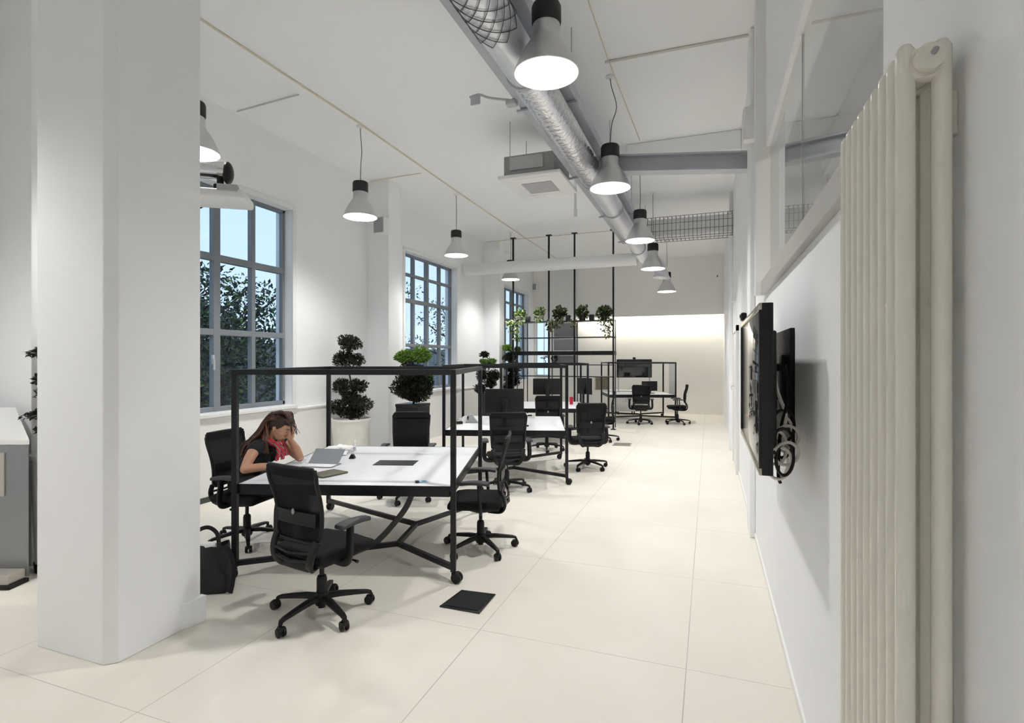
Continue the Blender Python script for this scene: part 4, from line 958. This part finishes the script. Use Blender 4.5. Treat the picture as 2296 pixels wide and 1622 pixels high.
MB().cyl((-.22, 0, .25), (-.22, 0, H - c.z), .025, 12).build('ceiling_pole', M_SILVER, pj)
# ---------------------------------------------------------------- kiosk at the left picture edge
A = F(66, 1290); 
ki = thing('information_kiosk', 'brushed steel kiosk with a sloping white top, cut off beyond the pillar', 'kiosk', K(-4.24, 4.15, 0), TH)
MB().prism([(-.50, .01), (.485, .01), (.13, .26), (-.50, .26)], .04, 1.06).build('body', mat('satin_steel', (.30, .31, .32), .28, .85, bump=.02, bscale=100), ki, smooth=0, bevel=.004)
lid = MB().add([(-.5, 0, 1.06), (.5, 0, 1.06), (.14, .27, 1.06), (-.5, .27, 1.06), (-.5, 0, 1.10), (.5, 0, 1.10), (.14, .27, 1.33), (-.5, .27, 1.33)],
               [(0, 3, 2, 1), (4, 5, 6, 7), (0, 1, 5, 4), (1, 2, 6, 5), (2, 3, 7, 6), (3, 0, 4, 7)])
lo = lid.build('sloping_top', M_TRIM, ki, smooth=0, bevel=.006)
MB().box((-.20, .125, 1.209), (.42, .17, .008), Matrix.Rotation(math.atan2(.23, .27), 3, 'X')).build('display', mat('pale_display', (.55, .58, .60), .15), lo, smooth=0)
MB().rbox((.10, .006, .83), (.40, .014, .34), .004).build('recessed_plate', mat('beige_plate', (.50, .47, .42), .4, .3), ki)
MB().bb((-.45, -.14, .03), (.46, .008, .10)).build('foot_rail', mat('beige_plate', (.5, .47, .42), .4, .3), ki, smooth=0, bevel=.004); MB().bb((-.47, -.16, 0), (.49, .008, .03)).build('foot_pad', M_BLACK, ki, smooth=0, bevel=.004)
MB().bb((-.48, .03, 0), (.10, .24, .04)).build('plinth', M_BLACK, ki, smooth=0)
# ---------------------------------------------------------------- bag and floor boxes
p = F(474, 1338)
bg_ = thing('tote_bag', 'black tote bag slumped on the floor between the pillar and the table caster', 'bag', K((468 - CX) / FPX * 3.98, 3.98, 0), TH + .25)
bm_ = MB(); rings = []
r7 = random.Random(2)
for i, (z, w_, dp) in enumerate(((0.004, .30, .15), (.03, .32, .17), (.12, .31, .16), (.22, .28, .13), (.30, .25, .10), (.34, .235, .085), (.35, .225, .075), (.30, .215, .07))):
    for q in range(24):
        a = 2 * pi * q / 24; cx_, sy_ = cos(a), sin(a); k = (abs(cx_) ** 4 + abs(sy_) ** 4) ** -.25
        rings.append(Vector((cx_ * k * w_ / 2 + (.02 * (z / .35) ** 2), sy_ * k * dp / 2 + .01 * sin(3 * a + z * 20) + (.006 * r7.random() if i else 0), z + (.015 * sin(a * 2 + 1) if i > 3 else 0))))
fs = [(i * 24 + q, i * 24 + (q + 1) % 24, (i + 1) * 24 + (q + 1) % 24, (i + 1) * 24 + q) for i in range(7) for q in range(24)] + [tuple(range(23, -1, -1)), tuple(7 * 24 + q for q in range(24))]
bm_.add(rings, fs).build('body', mat('black_canvas', (.013, .013, .015), .7, bump=.4, bscale=120, var=.3, vscale=8), bg_, smooth=50)
MB().sweep(smoothpath([(-.09, -.05, .33), (-.10, -.02, .43), (-.02, .02, .47), (.05, .02, .42), (.08, -.04, .33)], 6), rrect(.03, .008, .003, 2), up=(0, 1, 0)).build('strap', M_BLACK, bg_, smooth=50)
MB().sweep(smoothpath([(.09, -.06, .33), (.15, -.08, .33), (.19, -.09, .20), (.185, -.10, .08), (.17, -.10, .01)], 6), rrect(.03, .008, .003, 2), up=(0, 1, 0)).build('strap', M_BLACK, bg_, smooth=50)
MB().ell((-.02, 0, .33), (.09, .03, .04), 12, 8).build('paper_inside', pm, bg_)
pts = [F(*q) for q in ((985, 1362), (1075, 1378), (1112, 1335), (1035, 1325))]
cen = sum(pts, Vector()) / 4
fb = thing('floor_box', 'black square floor outlet cover beside the near table caster', 'floor outlet', (cen.x, cen.y, 0))
loc = [(q - cen) for q in pts]
MB().prism([(q.x, q.y) for q in loc], .0005, .008).build('frame', mat('dark_metal_frame', (.03, .03, .033), .35, .5), fb, smooth=0, bevel=.002)
MB().prism([(q.x * .84, q.y * .84) for q in loc], .006, .0105).build('lid', mat('charcoal_carpet', (.012, .012, .014), .95, bump=.8, bscale=250), fb, smooth=0)
pts = [F(*q) for q in ((1372, 1000), (1414, 1001), (1417, 995), (1378, 994))]; cen = sum(pts, Vector()) / 4
fb = thing('floor_box', 'grey floor outlet cover in the open aisle far back', 'floor outlet', (cen.x, cen.y, 0)); loc = [(q - cen) for q in pts]
MB().prism([(q.x, q.y) for q in loc], .0005, .01).build('frame', M_GPLAST, fb, smooth=0); MB().prism([(q.x * .85, q.y * .85) for q in loc], .008, .0125).build('lid', mat('taupe_lid', (.20, .18, .15), .8), fb, smooth=0)
# ---------------------------------------------------------------- the woman at the front table (local axes = camera frame)
PO = Vector((-2.45, 5.0, 0))
def L_(X, d, z): return Vector((X, d, z)) - PO
wm_ = thing('person', 'woman with long dark hair, black top and red scarf, leaning over the front table', 'person', K(-2.45, 5.0, 0), TH)
def remesh(mb, name, m, parent, vox, it=3, fac=.5):
    o = mb.build(name, None, None, smooth=0)
    r = o.modifiers.new('r', 'REMESH'); r.mode = 'VOXEL'; r.voxel_size = vox
    s = o.modifiers.new('s', 'SMOOTH'); s.iterations = it; s.factor = fac
    me = bpy.data.meshes.new_from_object(o.evaluated_get(bpy.context.evaluated_depsgraph_get()))
    old = o.data; o.modifiers.clear(); o.data = me; bpy.data.meshes.remove(old); me.name = name
    me.materials.clear(); me.materials.append(m)
    me.polygons.foreach_set('use_smooth', [True] * len(me.polygons)); o.parent = parent
    return o
def limb(mb, pts, rs):
    for p, r in zip(pts, rs): mb.ell(p, (r, r, r), 14, 10)
    mb.tube(smoothpath(pts, 5), [rs[min(i // 5, len(rs) - 1)] + (rs[min(i // 5 + 1, len(rs) - 1)] - rs[min(i // 5, len(rs) - 1)]) * (i % 5) / 5 for i in range((len(pts) - 1) * 5 + 1)], 14)
f_ = Vector((.80, -.06, -.56)).normalized(); s_v = Vector((0, -1, 0)); h_ = s_v.cross(f_).normalized()
if h_.z < 0: h_ = -h_
s_v = (s_v - f_ * s_v.dot(f_)).normalized()
HR = Matrix((f_, s_v, h_)).transposed()
C = L_(-2.155, 4.98, 1.10)
def hp(a, b, c): return C + f_ * a + s_v * b + h_ * c
SPN = [L_(-2.50, 5.01, .60), L_(-2.45, 5.0, .72), L_(-2.37, 4.99, .84), L_(-2.295, 4.985, .93)]
shR, elR, wrR = L_(-2.30, 4.805, .93), L_(-2.315, 4.635, .772), L_(-2.09, 4.72, .782)
shL, elL, wrL = L_(-2.23, 5.16, .93), L_(-2.03, 5.12, .782), L_(-2.085, 5.045, .955)
hiR, knR, anR = L_(-2.48, 4.91, .565), L_(-2.06, 4.87, .56), L_(-2.095, 4.85, .10)
hiL, knL, anL = L_(-2.48, 5.11, .565), L_(-2.05, 5.15, .56), L_(-1.99, 5.17, .10)
def torso(mb, g):
    R_ = Matrix.Rotation(radians(28), 3, 'Y')
    mb.ell(SPN[0] + Vector((0, 0, -.02)), (.125 + g, .175 + g, .115 + g), 20, 14)
    mb.ell(SPN[1], (.10 + g, .14 + g, .12 + g), 20, 14, R_); mb.ell(SPN[2], (.108 + g, .155 + g, .13 + g), 20, 14, R_)
    mb.ell(SPN[3] + Vector((-.01, 0, -.02)), (.085 + g, .16 + g, .08 + g), 20, 14, R_)
    for dd in (-.07, .07): mb.ell(SPN[2] + Vector((.085, dd, -.02)), (.055 + g, .06 + g, .06 + g), 14, 10)
    mb.tube([shR + Vector((0, .03, 0)), L_(-2.265, 4.98, .955), shL + Vector((0, -.03, 0))], [.055 + g, .065 + g, .055 + g], 14)
B = MB(); torso(B, 0)
limb(B, [L_(-2.275, 4.98, .94), L_(-2.235, 4.98, 1.01), hp(-.03, 0, -.05)], [.062, .052, .055])
B.ell(hp(0, 0, .005), (.098, .076, .105), 24, 18, HR); B.ell(hp(.03, 0, -.065), (.064, .056, .058), 18, 12, HR); B.ell(hp(.07, 0, -.105), (.022, .026, .02), 12, 8, HR)
B.ell(hp(.055, .038, -.035), (.03, .024, .035), 12, 8, HR); B.ell(hp(.055, -.038, -.035), (.03, .024, .035), 12, 8, HR)
B.tube([hp(.088, 0, .025), hp(.105, 0, -.01), hp(.118, 0, -.036)], [.010, .012, .015], 10); B.ell(hp(.104, 0, -.044), (.014, .018, .009), 10, 8, HR)
B.tube([hp(.082, -.045, .034), hp(.093, 0, .03), hp(.082, .045, .034)], [.009, .010, .009], 8)
B.ell(hp(.092, 0, -.068), (.010, .024, .007), 10, 8, HR); B.ell(hp(.090, 0, -.080), (.010, .022, .008), 10, 8, HR)
for sg in (-1, 1):
    B.ell(hp(-.012, sg * .077, -.012), (.018, .009, .031), 12, 8, HR); B.ell(hp(-.004, sg * .079, -.034), (.009, .008, .011), 10, 6, HR)
limb(B, [shR, (shR + elR) / 2 + Vector((-.004, -.008, 0)), elR], [.052, .046, .038]); limb(B, [elR, (elR + wrR) / 2 + Vector((0, 0, .004)), wrR], [.038, .037, .026])
limb(B, [shL, (shL + elL) / 2, elL], [.052, .045, .038]); limb(B, [elL, (elL + wrL) / 2 + Vector((.012, 0, 0)), wrL], [.038, .038, .027])
limb(B, [hiR, (hiR + knR) / 2, knR, (knR + anR) / 2 + Vector((-.02, 0, .03)), anR], [.09, .078, .058, .052, .036]); limb(B, [hiL, (hiL + knL) / 2, knL, (knL + anL) / 2 + Vector((-.02, 0, .03)), anL], [.09, .078, .058, .052, .036])
for an in (anR, anL): limb(B, [an + Vector((-.02, 0, -.03)), an + Vector((.07, 0, -.05)), an + Vector((.16, 0, -.065))], [.035, .034, .026])
def hand(mb, w, d, n, t, curl, L=1.0):
    """w wrist, d finger direction, n palm normal, t thumb side"""
    d = d.normalized(); t = (t - d * t.dot(d)).normalized(); n = d.cross(t) if d.cross(t).dot(n) > 0 else -d.cross(t)
    Rm = Matrix((d, t, n)).transposed()
    mb.ell(w + d * .048, (.052, .040, .016), 14, 10, Rm)
    for i, (o, ln) in enumerate(((.030, .070), (.010, .080), (-.010, .074), (-.029, .058))):
        p0 = w + d * .080 + t * o; p1 = p0 + (d * cos(curl) + n * sin(curl)) * ln * .42 + t * o * .12; p2 = p1 + (d * cos(curl * 2.1) + n * sin(curl * 2.1)) * ln * .33; p3 = p2 + (d * cos(curl * 3) + n * sin(curl * 3)) * ln * .28
        mb.tube([p0 - d * .03, p0, p1, p2, p3], [.010, .0095, .0088, .008, .0066], 8); mb.ell(p3, (.0066,) * 3, 8, 6); mb.ell(p1, (.0092,) * 3, 8, 6)
    q0 = w + d * .025 + t * .026; q1 = q0 + d * .030 + t * .028 + n * .008; q2 = q1 + d * .034 + t * .008 + n * .012
    mb.tube([q0 - t * .015, q0, q1, q2], [.013, .0125, .0105, .0075], 8); mb.ell(q2, (.0075,) * 3, 8, 6)
hand(B, wrR, Vector((.95, .2, -.06)), Vector((0, 0, -1)), Vector((0, 1, 0)), .22)
hand(B, wrL, Vector((.10, -.15, 1)), Vector((-.9, -.3, 0)), Vector((-.35, -.9, 0)), .34)
SKIN = mat('skin', (.50, .27, .175), .5, bump=.05, bscale=90, var=.06, vscale=14)
remesh(B, 'body', SKIN, wm_, .0055, 2)
# clothes
T = MB(); torso(T, .009)
limb(T, [shR + Vector((0, .02, .0)), shR + Vector((-.005, -.012, -.012))], [.068, .064]); limb(T, [shL + Vector((0, -.02, 0)), shL + Vector((.0, .012, -.012))], [.068, .064])
remesh(T, 'sleeveless_top', mat('black_jersey', (.010, .010, .012), .85, bump=.2, bscale=60), wm_, .009, 3)
Q = MB()
Q.ell(SPN[0] + Vector((0, 0, -.035)), (.136, .186, .11), 20, 14)
for a, k, n in ((hiR, knR, anR), (hiL, knL, anL)): limb(Q, [a, (a + k) / 2, k, (k + n) / 2 + Vector((-.01, 0, .03)), n + Vector((0, 0, .03))], [.103, .092, .074, .07, .062])
remesh(Q, 'trousers', mat('black_trousers', (.011, .011, .013), .8, bump=.3, bscale=25), wm_, .011, 3)
for an in (anR, anL):
    s = MB(); s.ell(an + Vector((.06, 0, -.052)), (.135, .047, .042), 18, 12); s.ell(an + Vector((-.01, 0, -.02)), (.055, .045, .055), 16, 10)
    so = remesh(s, 'shoe', mat('taupe_suede', (.13, .115, .09), .8, var=.3, vscale=20), wm_, .008, 2)
    ps = [(.06 + .145 * cos(a), (.05 - .008 * cos(a * 2)) * sin(a)) for a in [2 * pi * i / 24 for i in range(24)]]
    MB().prism([(an.x + x, an.y + y) for x, y in ps], .002, .026).build('sole', M_TRIM, so, bevel=.004)
# face details
for sg in (-1, 1):
    e = MB().ell(hp(.083, sg * .034, .008), (.0085, .011, .006), 12, 8, HR).build('eye', mat('eye_white', (.7, .68, .64), .2), wm_)
    MB().ell(hp(.0915, sg * .035, .005), (.004, .006, .006), 10, 6, HR).build('iris', M_BLACK, e)
    MB().tube([hp(.083, sg * .055, .026), hp(.093, sg * .036, .036), hp(.094, sg * .016, .031)], [.003, .004, .003], 6).build('eyebrow', M_BARK, wm_)
MB().ell(hp(.098, 0, -.068), (.007, .022, .0055), 10, 8, HR).ell(hp(.096, 0, -.079), (.007, .020, .0065), 10, 8, HR).build('lips', mat('lip_red', (.40, .13, .11), .4), wm_)
# hair
M_HAIR = leafmat('dark_auburn_hair', [(0, (.018, .010, .007)), (.45, (.04, .02, .012)), (.75, (.10, .04, .02)), (1, (.24, .095, .05))], .45)
cap = MB(); cap.ell(hp(-.028, 0, .026), (.104, .090, .106), 24, 16, HR); cap.ell(hp(-.075, 0, -.02), (.06, .075, .08), 20, 12, HR); cap.ell(hp(.035, 0, .085), (.06, .065, .045), 16, 10, HR)
ho = remesh(cap, 'hair', mat('dark_hair', (.022, .012, .009), .5, bump=.4, bscale=60), wm_, .009, 3)
st = MB(); rh = random.Random(4)
for i in range(260):
    az = rh.uniform(-pi, pi); el = rh.uniform(.1, 1.45)
    dv = Vector((-cos(el) * abs(cos(az)) * (1 if rh.random() < .8 else -.6), cos(el) * sin(az), sin(el)))
    p0 = hp(-.028 + .106 * dv.x, .092 * dv.y, .026 + .108 * dv.z)
    sd = dv.y
    p1 = hp(-.12 + rh.uniform(-.02, .02), .075 * sd + rh.uniform(-.02, .02), .02 + rh.uniform(-.04, .03))
    p2 = L_(-2.31 + rh.uniform(-.03, .03), 4.98 - .10 * sd + rh.uniform(-.03, .03), 1.045 + rh.uniform(-.02, .03))
    p3 = L_(-2.40 + rh.uniform(-.045, .03), 4.97 - .14 * sd + rh.uniform(-.03, .03), .955 + rh.uniform(-.02, .02))
    p4 = p3 + Vector((rh.uniform(-.07, -.02), rh.uniform(-.02, .02), -.085 + rh.uniform(-.04, .02)))
    if i % 5 == 0:      # locks over the near shoulder and beside the neck
        p2 = L_(-2.245 + rh.uniform(-.02, .02), 4.88, 1.02); p3 = L_(-2.235 + rh.uniform(-.03, .02), 4.85, .95); p4 = p3 + Vector((.02, -.01, -.08))
    pts = smoothpath([p0, p1, p2, p3, p4], 4)
    st.tube(pts, [.0055 + .003 * sin(pi * k / len(pts)) - .004 * k / len(pts) for k in range(len(pts))], 5)
for i in range(16):     # loose fringe over the brow
    b0 = hp(.05 + rh.uniform(-.02, .02), rh.uniform(-.06, .06), .105); b1 = hp(.105 + rh.uniform(-.01, .015), rh.uniform(-.06, .07), .07); b2 = b1 + Vector((.015 + rh.uniform(-.01, .02), rh.uniform(-.02, .02), -.05 - .03 * rh.random()))
    st.tube(smoothpath([b0, b1, b2], 4), [.004 - .0003 * k for k in range(9)], 5)
for i in range(60):     # crown lifted from the parting
    a = rh.uniform(-.08, .08); b0 = hp(.055, a * .6, .10 + rh.uniform(-.01, .012)); b1 = hp(-.02, a, .138 + rh.uniform(-.012, .008)); b2 = hp(-.115, a * 1.1, .06 + rh.uniform(-.03, .02))
    st.tube(smoothpath([b0, b1, b2], 4), [.006 - .0003 * k for k in range(9)], 5)
st.build('lock', M_HAIR, ho, smooth=60)
# scarf
m, nt, b = nodes('striped_scarf'); MATS['scarf'] = m
tc = nt.nodes.new('ShaderNodeTexCoord'); wv = nt.nodes.new('ShaderNodeTexWave'); wv.inputs['Scale'].default_value = 5.5; wv.inputs['Distortion'].default_value = 3.0; wv.bands_direction = 'DIAGONAL'
rp = nt.nodes.new('ShaderNodeValToRGB'); rp.color_ramp.interpolation = 'CONSTANT'; e = rp.color_ramp.elements
for pos, c in ((.0, (.45, .015, .03)), (.38, (.05, .06, .07)), (.62, (.50, .52, .55)), (.72, (.10, .13, .13)), (.86, (.5, .02, .04))):
    if pos == 0: e[0].position = 0; e[0].color = (*c, 1)
    elif pos == .38: e[1].position = pos; e[1].color = (*c, 1)
    else: q = e.new(pos); q.color = (*c, 1)
nt.links.new(tc.outputs['Object'], wv.inputs['Vector']); nt.links.new(wv.outputs['Fac'], rp.inputs[0]); nt.links.new(rp.outputs[0], b.inputs['Base Color']); b.inputs['Roughness'].default_value = .85
sc = MB(); cN = L_(-2.232, 4.98, .985)
sc.tube([cN + Vector((.078 * cos(a), .082 * sin(a), .012 * sin(2 * a) - .035 * cos(a))) for a in [2 * pi * i / 28 for i in range(28)]], [.027 + .005 * sin(i * 1.7) for i in range(28)], 12, closed=True)
for dd, z1, x1 in ((-.075, .80, -2.155), (-.02, .80, -2.125), (.05, .82, -2.12)):
    sc.sweep(smoothpath([cN + Vector((.06, dd, -.03)), cN + Vector((.10, dd * 1.1, -.09)), L_(x1, 4.98 + dd, z1)], 5), rrect(.06, .024, .010, 3), [1 + .15 * (i % 3 - 1) for i in range(11)], up=(1, 0, .2))
sc.build('scarf', MATS['scarf'], wm_, smooth=60)
# hoop earring
MB().tube([hp(-.004, .086, -.052) + h_ * (.012 * sin(a)) + f_ * (.012 * cos(a)) for a in [2 * pi * i / 16 for i in range(16)]], .0018, 5, closed=True).build('earring', mat('gold', (.6, .42, .12), .3, 1.0), wm_)
EXPO = -0.02
# ---------------------------------------------------------------- camera and view
cd = bpy.data.cameras.new('camera'); cam = bpy.data.objects.new('camera', cd); COL.objects.link(cam)
cam.location = (0, 0, EYE); cam.rotation_euler = (pi / 2, 0, TH)
cd.sensor_width = 36; cd.lens = FPX / 2296 * 36; cd.shift_y = -(811 - HY) / 2296; cd.clip_start = .02; cd.clip_end = 200
SC.camera = cam
SC.view_settings.view_transform = 'Standard'; SC.view_settings.look = 'None'; SC.view_settings.gamma = 1; SC.view_settings.use_curve_mapping = False
SC.view_settings.exposure = EXPO
c = SC.cycles
c.max_bounces = 12; c.diffuse_bounces = 7; c.glossy_bounces = 4; c.transparent_max_bounces = 24; c.use_denoising = True; c.use_adaptive_sampling = True; c.adaptive_threshold = .15; c.sample_clamp_indirect = 8

c.use_light_tree = False
